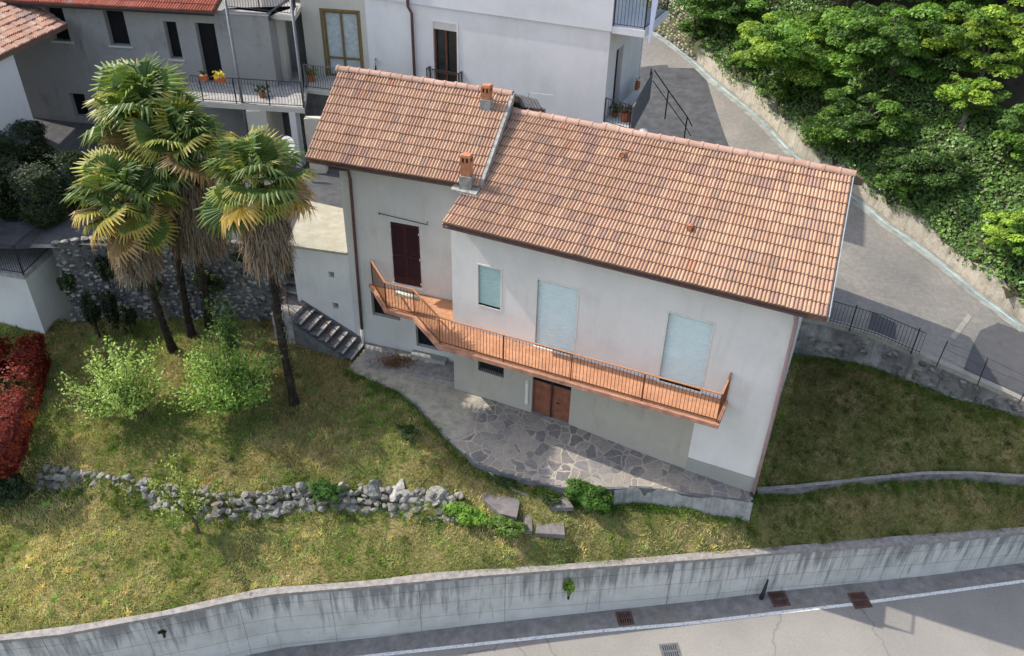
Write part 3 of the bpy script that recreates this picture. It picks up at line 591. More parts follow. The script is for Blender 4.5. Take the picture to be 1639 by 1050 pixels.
ip = inset(poly, .06); mb = MB(); mb.prism(ip, 3.07, 3.105); mb.build('floor_tiles', MATS['floor_orange'], bal)
rp_ = inset(poly, .09); rpath = [np.array([*rp_[i], 3.10]) for i in range(6)]; rpath[5] = ML(-1.3, -.02, 3.1)
railing(bal, rpath, .98, .105, .013, MATS['rail_dark'], MATS['rail_dark'], .03, .09, top=MATS['rail_orange'], post_sp=2.0)
mb = MB()
for x in (-9.4, -7.6, -5.6, -3.6, -1.6): mb.hexa([ML(x, 0, 2.7), ML(x+.12, 0, 2.7), ML(x+.12, -.02, 2.7), ML(x, -.02, 2.7), ML(x, 0, 2.95), ML(x+.12, 0, 2.95), ML(x+.12, -1.0, 2.95), ML(x, -1.0, 2.95)])
mb = MB(); q = rpath[1]; mb.box(q+UL*.9+NL*.55+Z3*.0, UL*.75, NL*.12, Z3*.04)
fb = MB(); fb.tube([rpath[1]+UL*.35+Z3*.62+NL*.08, rpath[1]+UL*1.15+Z3*.58+NL*.06], [.09, .08], 10)
o_ = fb.build('rolled_awning', simple('canvas', (.62, .56, .46), .9, .3, 9), None, True, loc=rpath[1]); tag(o_, 'rolled cream canvas hanging inside the balcony railing near the dark shutters', 'canvas roll')
# annex with flat concrete roof, beside the stairs
ax = empty('annex', WL(-4.8, .6, 2), 'small white flat-roofed annex with two square holes, joined to the left end of the house', 'annex')
AF0, AF1 = WL(-5.98, 0), WL(-3.745, 0); bl, br_ = at(490, 322, 4.1), at(548, 320, 4.1)
mb = MB(); wall_face(mb, WL(-5.95, 0), UL, 2.205, .3, 4.06, [(1.38, 1.60, 3.02, 3.24), (1.40, 1.62, 1.74, 1.98)], NL, .3)
mb.quad(WL(-5.95, 0, .3), WL(-5.95, 0, 4.06), WL(-5.95, 2.6, 4.06), WL(-5.95, 2.6, .3)); mb.quad(WL(-5.95, 2.6, .3), WL(-5.95, 2.6, 4.06), WL(-3.75, 2.6, 4.06), WL(-3.75, 2.6, .3)); mb.build('wall', MATS['wall_white'], ax)
mb = MB()
for (a, l) in ((-4.57, 3.02), (-4.55, 1.74)): mb.quad(WL(a-.02, .29, l-.02), WL(a+.26, .29, l-.02), WL(a+.26, .29, l+.28), WL(a-.02, .29, l+.28))
mb.build('hole_back', MATS['dark'], ax)
fl, fr = at(458, 393, 4.12), at(554, 398, 4.12); fr2 = WL(-3.75, -.12, 0)
mb = MB(); mb.prism([fl[:2], WL(-3.75, -.05)[:2], WL(-3.75, .01)[:2], WL(-3.75, 2.7)[:2], bl[:2]], 4.06, 4.15); mb.build('flat_roof', MATS['roof_slab'], ax)
# sloping strip and stairs
st = empty('outdoor_stairs', WL(-4.6, -.5, .6), 'weathered concrete stairs with thin rusty handrail going down along the annex', 'stairs')
mb = MB(); mb.hexa([WL(-5.8, -.03, 1.55), WL(-3.5, -.03, .45), WL(-3.5, -.001, .45), WL(-5.8, -.001, 1.55), WL(-5.8, -.03, 1.82), WL(-3.5, -.03, .72), WL(-3.5, -.001, .72), WL(-5.8, -.001, 1.82)]); mb.build('skirting', MATS['concrete_dark'], st)
simple('nosing', (.42, .40, .37), .9, .25, 6); nst = 7; LZ0, LZ1 = 1.72, .5
for i in range(nst):
    z = LZ0-(LZ0-LZ1)*(i+1)/(nst+0)+.02; x = -5.62+i*.31
    mb = MB(); mb.box(WL(x, -1.0, z-.05), UL*.30, NL*.96, Z3*.05); sp_ = mb.build('step', MATS['concrete_dark'], st); mb = MB(); mb.box(WL(x+.30, -1.02, z-.055), UL*.055, NL*.97, Z3*.06); mb.build('nosing', MATS['nosing'], sp_)
mb = MB(); mb.hexa([WL(-5.62, -1.0, .2), WL(-3.45, -1.0, .2), WL(-3.45, -.04, .2), WL(-5.62, -.04, .2), WL(-5.62, -1.0, 1.42), WL(-3.45, -1.0, .3), WL(-3.45, -.04, .3), WL(-5.62, -.04, 1.42)]); mb.build('stair_base', MATS['concrete_dark'], st)
mb = MB(); mb.box(WL(-6.45, -1.05, 1.64), UL*.83, NL*1.3, Z3*.08); mb.build('landing', MATS['concrete_step'], st); mb = MB(); mb.box(WL(-6.42, -1.02, .2), UL*.8, NL*1.22, Z3*1.44); mb.build('landing_base', MATS['mortar_grey'], st)
mb = MB()
for i in range(9):
    z = 1.72+.23*(i+1); mb.box(WL(-6.62, .2+i*.27, .8), UL*.66, NL*.3, Z3*(z-.86-.002*i))
uf = mb.build('upper_flight', MATS['concrete_dark'], st)
for i in range(9):
    z = 1.72+.23*(i+1); mb = MB(); mb.box(WL(-6.64, .16+i*.27, z-.06), UL*.68, NL*.3, Z3*.06); mb.build('tread', MATS['nosing'], uf)
mb = MB(); hp_ = [WL(-6.35, -.4, 2.6), WL(-5.72, -.95, 2.62), WL(-5.6, -.98, 2.55), WL(-3.5, -.98, 1.35)]; mb.tube(hp_, .017, 6); mb.tube([p-Z3*.45 for p in hp_], .01, 6)
for p in (hp_[1], hp_[2]*.34+hp_[3]*.66, hp_[0]): mb.tube([p, p-Z3*.9], .016, 6)
mb.tube([WL(-6.9, .3, 2.8), WL(-6.9, 2.6, 4.75)], .02, 6); mb.tube([WL(-6.9, 2.6, 4.75), WL(-6.9, 2.6, 3.8)], .02, 6)
mb.build('handrail', MATS['rail_dark'], st)
# walkway slab in front of the wing and the paved terrace
wk = [at(583, 583, .52), at(728, 614, .52)]; mb = MB(); mb.prism([wk[0][:2], wk[1][:2], ML(-9.99, .02)[:2], ML(-9.99, .9)[:2], WL(.0, -.01)[:2], WL(-3.4, -.01)[:2]], .1, .56)
o_ = mb.build('front_walkway', MATS['concrete_step'], None, loc=wk[0]); o_['kind'] = 'structure'
mb = MB(); mb.box(WL(-1.5, -.3, .5), UL*1.3, NL*.3, Z3*.2); o_ = mb.build('door_step', MATS['wall_plinth'], house)
mt, nt, b = newmat('flagstones', .85, .25); v = coords(nt); wn = nd(nt, 'TexNoise', Scale=2.2, Detail=3); nt.links.new(v, wn.inputs['Vector']); wa = nd(nt, 'VectorMath', operation='MULTIPLY_ADD'); nt.links.new(wn.outputs['Color'], wa.inputs[0]); wa.inputs[1].default_value = (.35, .35, 0); nt.links.new(v, wa.inputs[2])
sepz = nd(nt, 'VectorMath', operation='MULTIPLY'); nt.links.new(wa.outputs[0], sepz.inputs[0]); sepz.inputs[1].default_value = (1, 1, 0)
ve = nd(nt, 'TexVoronoi', feature='DISTANCE_TO_EDGE', Scale=2.7); vc = nd(nt, 'TexVoronoi', feature='F1', Scale=2.7)
for q in (ve, vc): nt.links.new(sepz.outputs[0], q.inputs['Vector'])
hsv = nd(nt, 'SeparateColor'); nt.links.new(vc.outputs['Color'], hsv.inputs[0])
stone = ramp(nt, hsv.outputs[0], [(.2, (.16, .15, .145)), (.4, (.24, .215, .19)), (.55, (.29, .255, .22)), (.68, (.19, .18, .185)), (.85, (.27, .235, .205))])
stone = mix(nt, .7, stone, ramp(nt, noise(nt, v, 6, 7, .75), [(.3, .65), (.7, 1.35)]), 'MULTIPLY')
sx_ = nd(nt, 'VectorMath', operation='DOT_PRODUCT'); nt.links.new(v, sx_.inputs[0]); sx_.inputs[1].default_value = tuple(-U); mort = ramp(nt, noise(nt, v, .8, 4), [(.4, (.42, .37, .30)), (.6, (.28, .26, .235))])
mask = ramp(nt, ve.outputs['Distance'], [(.03, 1.0), (.055, 0.0)])
o = mix(nt, mask, stone, mort); o = mix(nt, ramp(nt, noise(nt, v, .55, 5, .7), [(.5, 0.0), (.66, .75)]), o, (.33, .30, .24)); av = nd(nt, 'Math', operation='MULTIPLY_ADD'); nt.links.new(noise(nt, v, .9, 6, .65), av.inputs[0]); av.inputs[1].default_value = 3.0; nt.links.new(sx_.outputs['Value'], av.inputs[2]); _t = float(-U @ ML(-8.6, -1, 0))+1.5
mr_ = nd(nt, 'MapRange'); nt.links.new(av.outputs[0], mr_.inputs[0]); mr_.inputs[1].default_value = _t; mr_.inputs[2].default_value = _t+.5
o = mix(nt, mr_.outputs[0], o, ramp(nt, noise(nt, v, 2.5, 7, .7), [(.3, (.24, .22, .17)), (.6, (.40, .37, .30))])); nt.links.new(o, b.inputs['Base Color'])
bump(nt, b, ramp(nt, ve.outputs['Distance'], [(.0, 0.0), (.06, 1.0)]), .5, .02)
TP = [(556, 592, .44), (600, 610, .42), (640, 626, .42), (668, 648, .4), (700, 684, .36), (728, 713, .3), (762, 740, .2), (800, 754, .14), (850, 768, .08), (905, 780, .04), (960, 781, .02), (1031, 779, .01), (1203, 803, 0.0)]
tp = [at(*q) for q in TP]; tz = RBF(tp+[at(583, 560, .44), at(728, 612, .42), at(850, 662, .42), at(911, 679, .42), at(1000, 710, .25), at(1100, 750, .09), at(1203, 788, 0)])
tpoly = tp+[ML(.06, 0), ML(-9.9, .15, 0), WL(-3.3, .3, 0)]
terr = grid_mesh('terrace', MATS['flagstones'], tpoly, lambda X, Y: tz(X, Y)+.012, .07)
tr = resample(tp, .25); mb = MB()
for i in range(len(tr)-1):
    a, b_ = tr[i], tr[i+1]; d = (b_-a)/np.linalg.norm(b_-a); nn_ = np.array([d[1], -d[0], 0])
    mb.hexa([a-Z3*.35-nn_*.04, b_-Z3*.35-nn_*.04, b_-Z3*.35+nn_*.05, a-Z3*.35+nn_*.05, a+Z3*.008-nn_*.04, b_+Z3*.008-nn_*.04, b_+Z3*.008+nn_*(.03+.06*NS(i*.3, 2., 1)), a+Z3*.008+nn_*(.03+.06*NS(i*.3-.3, 2., 1))])
mb.build('terrace_edge', MATS['concrete_dark'], None, loc=tr[0])['kind'] = 'structure'
# ------------------------------------------------------------------ garden walls
def wallmat(name, base, streak, panels=True, pan=(2.4, .62)):
    mt, nt, b = newmat(name, .92, .15); uvn = nd(nt, 'UVMap'); uv = uvn.outputs[0]; v = coords(nt)
    m1 = nd(nt, 'Mapping'); m1.inputs['Scale'].default_value = (2.8, .24, 1); nt.links.new(uv, m1.inputs[0]); s1 = noise(nt, m1.outputs[0], 1.7, 7, .62)
    m2 = nd(nt, 'Mapping'); m2.inputs['Scale'].default_value = (.35, .5, 1); nt.links.new(uv, m2.inputs[0]); s2 = noise(nt, m2.outputs[0], 1.0, 5, .6)
    sx = nd(nt, 'SeparateXYZ'); nt.links.new(uv, sx.inputs[0]); mr = nd(nt, 'MapRange'); nt.links.new(sx.outputs[1], mr.inputs[0])
    return mt, nt, b, uv, v, s1, s2, mr
mt, nt, b, uv, v, s1, s2, mr = wallmat('retaining_concrete', None, None)
mr.inputs[1].default_value = CAPZ-2.3; mr.inputs[2].default_value = CAPZ; mr.inputs[3].default_value = 0.0; mr.inputs[4].default_value = .30
base = ramp(nt, noise(nt, v, 1.3, 7, .65), [(.3, (.46, .455, .42)), (.6, (.59, .58, .54)), (.8, (.65, .64, .59))])
ad = nd(nt, 'Math', operation='ADD'); nt.links.new(s1, ad.inputs[0]); nt.links.new(mr.outputs[0], ad.inputs[1])
ad2 = nd(nt, 'Math', operation='MULTIPLY_ADD'); nt.links.new(s2, ad2.inputs[0]); ad2.inputs[1].default_value = .35; nt.links.new(ad.outputs[0], ad2.inputs[2])
o = mix(nt, ramp(nt, ad2.outputs[0], [(.82, 0.0), (1.07, .7)]), base, (.115, .112, .118))
br = nd(nt, 'TexBrick', Scale=1.0); br.offset = 0; br.inputs['Brick Width'].default_value = 2.5; br.inputs['Row Height'].default_value = .62; br.inputs['Mortar Size'].default_value = .012; br.inputs['Mortar Smooth'].default_value = .6
nt.links.new(uv, br.inputs['Vector']); br.inputs['Color1'].default_value = rgb((1, 1, 1)); br.inputs['Color2'].default_value = rgb((.93, .94, .95)); br.inputs['Mortar'].default_value = rgb((.45, .45, .45))
o = mix(nt, 1.0, o, br.outputs[0], 'MULTIPLY'); m3 = nd(nt, 'Mapping'); m3.inputs['Scale'].default_value = (.16, .04, 1); nt.links.new(uv, m3.inputs[0])
o = mix(nt, ramp(nt, noise(nt, v, 5, 5, .75), [(.62, 0.0), (.75, .4)]), o, (.2, .2, .17)); nt.links.new(o, b.inputs['Base Color']); bump(nt, b, br.outputs[1], -.3, .01)
simple('cap_concrete', (.27, .25, .235), .95, .3, 7)
rwall = empty('retaining_wall', capf[3], 'long streaked grey concrete retaining wall with a thin cap above the lower road', 'wall')
face = [p+RN*.03 for p in capf_r]; uvstrip('wall', [np.array([p[0], p[1], CAPZ-.08]) for p in face], [np.array([p[0], p[1], road_z(*p[:2])-.15]) for p in face], MATS['retaining_concrete'], rwall)
cb = resample(capb, .5); n_ = len(capf_r); dd = np.r_[0, np.cumsum(np.linalg.norm(np.diff(cb[:, :2], axis=0), axis=1))]; cb = np.c_[[np.interp(np.linspace(0, dd[-1], n_), dd, cb[:, k]) for k in range(3)]].T
mb = MB()
for i in range(n_-1):
    a, b_, c_, d_ = capf_r[i], capf_r[i+1], cb[i+1], cb[i]; j = [0, 0]; mb.hexa([a-Z3*.11, b_-Z3*.11, c_-Z3*.2, d_-Z3*.2, a, b_, c_, d_])
mb.build('cap', MATS['cap_concrete'], rwall)
def plantlet(P, n, size, colr, name, label, cat, droop=0, grp=None, nn=None):
    P = np.asarray(P); q = RNG.normal(size=(n, 3))*size*.45+P; q[:, 2] = P[2]+(RNG.random(n)*2-1)*size*.5
    nr = RNG.normal(size=(n, 3))*.6+np.array([-.3, -.3, .7]); V, C = leaf_quads(q, nr, size*.25, colr); o = quads_mesh(name, V, C, MATS['leaf'], None, P); return tag(o, label, cat, grp)
leafmat('leaf', .3)
def leaf_quads(Cn, Nr, size, colr, var=.3, aspect=.6):
    n = len(Cn); Nr = Nr/(np.linalg.norm(Nr, axis=1)[:, None]+1e-9); t = RNG.normal(size=(n, 3)); t -= Nr*(t*Nr).sum(1)[:, None]; t /= np.linalg.norm(t, axis=1)[:, None]; bt = np.cross(Nr, t)
    s = (size*(.6+.8*RNG.random(n)))[:, None]; w_ = s*aspect; V = np.stack([Cn-t*s, Cn-bt*w_+t*s*.1, Cn+t*s, Cn+bt*w_+t*s*.1], 1)*1.0
    c = np.asarray(colr, float); c = np.broadcast_to(c, (n, 3)) if c.ndim == 1 else c
    return V, c*(1+var*(RNG.random((n, 1))*2-1))
_sp = onplane(1217, 946, capf[10], RN)-RN*.12; _z0 = road_z(_sp[0], _sp[1]); mb = MB(); mb.tube([np.array([_sp[0], _sp[1], _z0+.02])-RN*.03, np.array([_sp[0], _sp[1], _z0+.45])-RN*.02+RW*.04, np.array([_sp[0], _sp[1], _z0+.78])+RN*.06+RW*.10], [.07, .055, .03], 8); o_ = mb.build('drain_spout', MATS['iron_dark'] if 'iron_dark' in MATS else None, None, True, _sp); tag(o_, 'black drain spout at the foot of the retaining wall, left of the red cover', 'drain spout')
# terrace wall below the paving
tw = [at(*q) for q in ((983, 783, .02), (1031, 778, .02), (1110, 790, .01), (1204, 803, 0.0))]; tw = resample(tw, .3)
mt, nt, b, uv, v, s1, s2, mr = wallmat('terrace_concrete', None, None); base = ramp(nt, noise(nt, v, 2.2, 7, .7), [(.3, (.19, .19, .185)), (.5, (.33, .33, .32)), (.7, (.42, .42, .40))]); nt.links.new(mix(nt, ramp(nt, s1, [(.5, 0.0), (.65, .6)]), base, (.14, .14, .13)), b.inputs['Base Color']); bump(nt, b, s1, .3, .02)
twall = empty('terrace_wall', tw[0], 'low mottled concrete wall holding up the right end of the flagstone terrace', 'wall')
uvstrip('wall', [p+Z3*.015-RN*.055 for p in tw], [p-Z3*.95-RN*.12 for p in tw], MATS['terrace_concrete'], twall)
mb = MB(); mb.quad(tw[-1]+Z3*.015-RN*.055, tw[-1]-Z3*.95-RN*.12, ML(.07, 0, -.95), ML(.07, 0, 0)); mb.build('end_wall', MATS['wall_plinth'], twall)
# low wall on the right bank
lwp = [(1213, 785, -.27), (1270, 781, -.24), (1400, 767, -.16), (1483, 759, -.12), (1560, 759, -.12), (1639, 764, -.12)]; lw_ = resample(ext([at(*q) for q in lwp], .0001, 12), .4)
lowall = empty('low_wall', lw_[2], 'low dark weathered concrete wall crossing the shaded grass right of the house', 'wall')
lwn = -RN; uvstrip('wall', [p for p in lw_], [p-Z3*.7+lwn*.05 for p in lw_], MATS['terrace_concrete'], lowall).data.materials[0] = simple('lowwall_concrete', (.15, .145, .14), .95, .55, 3); mb = MB()
for i in range(len(lw_)-1): a, b_ = lw_[i], lw_[i+1]; mb.hexa([a-Z3*.1, b_-Z3*.1, b_-Z3*.1-lwn*.16, a-Z3*.1-lwn*.11, a+Z3*.02, b_+Z3*.02, b_+Z3*.02-lwn*.11, a+Z3*.02-lwn*.11])
mb.build('cap', MATS['cap_concrete'], lowall)
# rubble masonry: instanced stones as one mesh
def rock(P, s, seed, subdiv=2):
    rg = np.random.default_rng(seed); import bmesh as bm_
    b_ = bm_.new(); bm_.ops.create_icosphere(b_, subdivisions=subdiv, radius=1); V = np.array([v.co[:] for v in b_.verts]); F = [tuple(v.index for v in f.verts) for f in b_.faces]; b_.free()
    for k in range(14):
        d = rg.normal(size=3); d /= np.linalg.norm(d); h = rg.uniform(.38, .74); q = V @ d; V -= np.outer(np.maximum(q-h, 0), d)
    V *= (1+rg.normal(size=(len(V), 1))*(.035 if subdiv < 3 else .008)); return P+V*np.asarray(s), F
ROCKS = [rock(np.zeros(3), 1, 100+i, 2) for i in range(10)]; ROCKS1 = [rock(np.zeros(3), 1, 200+i, 1) for i in range(8)]
def put_rock(mb, P, s, ux, uy, c, lib=ROCKS):
    V, F = lib[RNG.integers(len(lib))]; a = RNG.random()*6.28; ca, sa = math.cos(a), math.sin(a)
    V2 = np.c_[V[:, 0]*ca-V[:, 2]*sa, V[:, 1], V[:, 0]*sa+V[:, 2]*ca]; W = P+np.outer(V2[:, 0]*s[0], ux)+np.outer(V2[:, 1]*s[1], uy)+np.outer(V2[:, 2]*s[2], Z3); mb.add(W, F, c)
attrmat('stone', .92, .35, 9, ((.10, .095, .055), 4.0, .5, .65), .8)
def gray(lo, hi): g = RNG.uniform(lo, hi); return (g*RNG.uniform(1.0, 1.08), g, g*RNG.uniform(.84, .96))
# retaining wall of the upper road with iron fence
mt, nt, b, uv, v, s1, s2, mr = wallmat('roadwall_concrete', None, None); base = ramp(nt, noise(nt, v, 1.6, 8, .72), [(.34, (.12, .115, .11)), (.5, (.21, .20, .19)), (.66, (.36, .35, .33))]); nt.links.new(mix(nt, ramp(nt, s1, [(.5, 0.0), (.65, .7)]), base, (.10, .10, .095)), b.inputs['Base Color']); bump(nt, b, noise(nt, v, 7, 6, .7), .7, .05)
urw = empty('road_wall', rwt[1], 'old rough grey retaining wall below the iron fence of the upper road', 'wall')
rwr_ = r_ = resample(rwt, .35); jr = [p+np.array([0, 0, 0]) for p in r_]
uvstrip('wall', jr, [np.array([p[0]-N[0]*.12, p[1]-N[1]*.12, float(lawnf(np.array([p[0]]), np.array([p[1]]))[0])-.3]) for p in r_], MATS['roadwall_concrete'], urw)
mb = MB()
for i in range(len(r_)-1): a, b_ = r_[i], r_[i+1]; mb.hexa([a-Z3*.12-N*.03, b_-Z3*.12-N*.03, b_-Z3*.12+N*.22, a-Z3*.12+N*.22, a+Z3*.05-N*.03, b_+Z3*.05-N*.03, b_+Z3*.05+N*.22, a+Z3*.05+N*.22])
mb.build('kerb', MATS['concrete_pale'], urw)
mb = MB()
for k_ in range(230):
    f_ = RNG.random()**1.2; i = RNG.integers(2, len(rwr_)-2); a, b_ = rwr_[i], rwr_[i+1]; d = (b_-a)/np.linalg.norm(b_-a); g_ = float(lawnf(a[0], a[1])); hh_ = a[2]-g_; P = a+d*RNG.random()*.35-N*.10; P[2] = g_-.05+hh_*f_*.8; s = RNG.uniform(.07, .17); put_rock(mb, P, (s*1.4, .09, s*.8), d, N, gray(.10, .27), ROCKS1)
mb.build('stones', MATS['stone'], urw)
fence = empty('iron_fence', rwt[1], 'thin dark iron fence along the edge of the upper road, bent at its far end', 'fence')
fp = [at(*q) for q in ((1262, 505, 2.45), (1323, 516, 2.4), (1400, 538, 2.25), (1470, 568, 2.07))]
mb = MB(); fr_ = resample(fp, .11)
for p in fr_: mb.bar(p, p+Z3*.86, .012)
for h in (.12, .86): mb.tube([p+Z3*h for p in fr_], .013, 5)
mb.build('railing_panel', MATS['iron_dark'], fence)
for p in fr_[::18]: mb = MB(); mb.bar(p-Z3*.1, p+Z3*.95, .04); mb.build('post', MATS['iron_dark'], fence)
f2 = resample([at(*q) for q in ((1500, 583, 1.95), (1543, 603, 1.76), (1590, 624, 1.5), (1639, 646, 1.22), (1700, 672, .95))], 1.05)
for k, p in enumerate(f2): mb = MB(); l = RNG.normal(size=2)*.06; mb.tube([p-Z3*.1, p+np.array([l[0], l[1], 1.0])], .018, 5); mb.build('post', MATS['iron_dark'], fence)
mb = MB()
for h in (.35, .65, .92): mb.tube([p+Z3*(h+RNG.normal()*.03) for p in f2], .005, 4)
mb.build('wire', MATS['iron_dark'], fence)
# retaining wall of the hillside
mt, nt, b, uv, v, s1, s2, mr = wallmat('hill_wall', None, None); base = ramp(nt, noise(nt, v, 2.5, 7, .7), [(.3, (.22, .20, .16)), (.5, (.40, .36, .29)), (.7, (.48, .44, .37))]); nt.links.new(mix(nt, ramp(nt, s1, [(.52, 0.0), (.68, .6)]), base, (.15, .15, .11)), b.inputs['Base Color']); bump(nt, b, noise(nt, v, 9, 6, .7), .8, .04)
hw = empty('hillside_wall', hb[4], 'cream plastered retaining wall under the ivy along the upper road', 'wall')
h2 = resample(hbx[:-3], .4); away = np.array([.85, .5, 0]); away /= np.linalg.norm(away)
top_ = []
for i, p in enumerate(h2): z_ = float(upf(np.array([p[0]]), np.array([p[1]]))[0]); top_.append(np.array([p[0], p[1], z_+.75+.15*math.sin(i*.7)+(NS(i*.3, 1.0, 1)-.5)*.3])+away*.12)
uvstrip('wall', top_, [np.array([p[0], p[1], t[2]-1.3]) for p, t in zip(h2, top_)], MATS['hill_wall'], hw)
mb = MB()
for i in range(len(top_)-1): a, b_ = top_[i], top_[i+1]; mb.quad(a, b_, b_+away*.5-Z3*.02, a+away*.5-Z3*.02)
mb.build('wall_top', MATS['hill_wall'], hw)
# stone wall behind the palms
sw = empty('stone_wall', stw[2]-Z3*3, 'tall old wall of grey rubble stones behind the palm trees', 'wall')
s2_ = resample([stw[0]+np.array([-.2, 0, 0])]+[p for p in stw], .3); mb = MB()
for i in range(len(s2_)-1):
    a, b_ = s2_[i], s2_[i+1]; d = (b_-a)/np.linalg.norm(b_-a); out = np.array([d[1], -d[0], 0]); zb = .1
    for z in np.arange(zb, a[2]-.1, .15):
        for q in range(2 if RNG.random() < .5 else 1):
            P = a+d*RNG.uniform(0, .3)+out*(.0+(a[2]-z)*.06+RNG.uniform(-.05, .06)); P[2] = z+RNG.uniform(-.04, .04); s = RNG.uniform(.06, .15)
            put_rock(mb, P, (s*1.3, .13, s*.8), d, out, tuple(np.array(gray(.12, .42))*(.55+NS(P[0], P[2], .9))), ROCKS1)
    P = a+d*.15; P[2] = a[2]; put_rock(mb, P, (.24, .22, .09), d, out, gray(.22, .38), ROCKS1)
mb.build('stones', MATS['stone'], sw)
mb = MB()
for i in range(len(s2_)-1): a, b_ = s2_[i], s2_[i+1]; mb.quad(a*np.array([1, 1, 0])-Z3*.1-NL*.15, b_*np.array([1, 1, 0])-Z3*.1-NL*.15, b_, a)
mb.build('mortar', MATS['concrete_dark'], sw)
mb = MB(); V0 = s2_[int(len(s2_)*.68)]
# rubble wall at the top of the upper road
rw3 = resample([at(1112, 96, 4.9), at(1075, 68, 5.2), at(1035, 45, 5.4)], .25); mb = MB()
for i in range(len(rw3)-1):
    a, b_ = rw3[i], rw3[i+1]; d = (b_-a)/np.linalg.norm(b_-a); out = np.array([-d[1], d[0], 0])
    for z in np.arange(0, 2.2, .17): P = a+d*RNG.uniform(0, .25)-away*.12; P[2] += z; s = RNG.uniform(.09, .16); put_rock(mb, P, (s*1.2, .12, s*.8), d, away, tuple(np.array(gray(.2, .42))*np.array([1.08, 1, .82])), ROCKS1)
o_ = mb.build('rubble_wall', MATS['stone'], None, loc=rw3[0]); tag(o_, 'tan rubble stone wall at the top end of the upper road', 'wall')
# dry rock wall across the garden
rk = [(60, 785, -1.0), (130, 797, -.98), (210, 806, -.96), (290, 822, -.97), (350, 833, -.97), (430, 826, -.94), (500, 815, -.92), (570, 815, -.93), (640, 826, -.95), (740, 834, -.93)]
rkb = resample([at(*q) for q in rk], .26); dw = MB()
for i in range(len(rkb)-1):
    a, b_ = rkb[i], rkb[i+1]; d = (b_-a)/np.linalg.norm(b_-a); out = np.array([d[1], -d[0], 0])
    for lv in range(4):
        for q in range(2):
            s = RNG.uniform(.11, .24)*(1.1-.1*lv); P = a+d*RNG.uniform(0, .28)-out*(.02+lv*.13+RNG.uniform(-.05, .07)); P[2] += .06+lv*.17+RNG.uniform(-.05, .05); put_rock(dw, P, (s*1.2, s, s*.85), d, out, gray(.15, .34))
o_ = dw.build('rock_wall', MATS['stone'], None, loc=rkb[0]); tag(o_, 'low dry wall of jumbled pale grey rocks between the two lawns', 'rock wall')
def boulder(px, py, z, s, label, seed):
    P = at(px, py, z)+N*s[1]; V, F = rock(np.zeros(3), 1, seed, 4); ang = RNG.random()
    q = V; V = V+np.c_[[np.zeros(len(V))]*3].T
    nn_ = NS(q[:, 0]*3+seed, q[:, 1]*3+q[:, 2]*2, 2.2); V = V*(1+(nn_[:, None]-.5)*.16)
    W = P+np.outer(V[:, 0]*s[0], U)+np.outer(V[:, 1]*s[1], N)+np.outer(V[:, 2]*s[2], Z3)+Z3*s[2]*.55
    mb = MB(); mb.add(W, F, gray(.26, .38)); o = mb.build('boulder', MATS['stone'], None, False, P); tag(o, label, 'boulder', 'big boulders at the end of the rock wall')
boulder(588, 814, -.95, (.56, .5, .62), 'knobbly light grey boulder at the left of the big boulders ending the rock wall', 31)
boulder(622, 820, -.95, (.5, .48, .58), 'tall light grey boulder between its two neighbours at the end of the rock wall', 32)
boulder(655, 823, -.95, (.42, .42, .5), 'dark cracked boulder beside the single white pointed boulder', 33)
boulder(691, 826, -.9, (.42, .4, .5), 'single white pointed boulder standing at the right end of the rocks', 34)
boulder(725, 832, -.85, (.26, .24, .2), 'small flat grey boulder lying under the bright green bush', 35)
# stepping slabs below the terrace
simple('slab_stone', (.17, .155, .15), .9, .3, 4)
def slab(pts, z, th_, label):
    P = [at(x, y, z) for x, y in pts]; mb = MB(); mb.prism([p[:2] for p in P], z-th_, z); o = mb.build('stone_slab', MATS['slab_stone'], None, loc=P[0]); tag(o, label, 'stone slab', 'stone slabs stepping down from the terrace')
slab([(757, 768), (780, 765), (815, 785), (832, 803), (827, 828), (800, 822), (775, 800)], -.36, .16, 'long flat brownish slab behind the bright green bush')
slab([(836, 815), (851, 812), (852, 850), (838, 848)], -.6, .16, 'narrow upright pale slab between the larger slabs')
slab([(862, 812), (885, 817), (902, 832), (904, 856), (857, 853)], -.63, .16, 'wide angular grey slab nearest the lawn, lowest of the steps')
slab([(855, 775), (905, 790), (918, 812), (885, 812), (862, 795)], -.3, .16, 'mossy slab step between the terrace and the wide grey slab')
mb = MB(); cv = [at(x, y, z) for x, y, z in ((775, 745, .08), (790, 762, -.05), (825, 785, -.25), (852, 796, -.35))]; mb.tube(cv, .05, 6); tag(mb.build('kerb_stone', MATS['concrete_pale'], None, True, cv[0]), 'narrow curved concrete kerb in the planted strip below the terrace', 'kerb')
# ------------------------------------------------------------------ neighbouring buildings
plaster('nb_white', (.66, .66, .65), (.40, .40, .38), .3); plaster('nb_upper', (.64, .655, .67), (.5, .5, .48), .2)
plaster('nb_old', (.31, .305, .29), (.13, .118, .115), .9, .7); plaster('nb_cream', (.52, .50, .44), (.36, .34, .29), .5)
simple('wood_green', (.17, .12, .045), .5, .3, 8); simple('wood_red', (.13, .045, .025), .5, .3, 8); simple('steel_grey', (.17, .18, .19), .4, .2, 8, .3)
simple('balcony_grey', (.33, .32, .31), .9, .25, 4); simple('curtain', (.42, .47, .47), .7, .2, 6); simple('terracotta', (.42, .13, .05), .8, .2, 8)
simple('fabric_blue', (.50, .56, .74), .8, .06, 3); simple('white_paint', (.75, .75, .74), .4, .05, 4)
def yawv(a): a = R(a); u = np.array([math.cos(a), math.sin(a), 0]); return u, np.array([-u[1], u[0], 0])
UA, NA = yawv(-23.3); CA = at(965, 195, 6.2)*np.array([1, 1, 0])
UB, NB_ = yawv(-9); KB = onplane(588, 60, CA, NA)*np.array([1, 1, 0])
UC_, NC = yawv(-6); CC = np.array([-12.45, 34.76, 0])
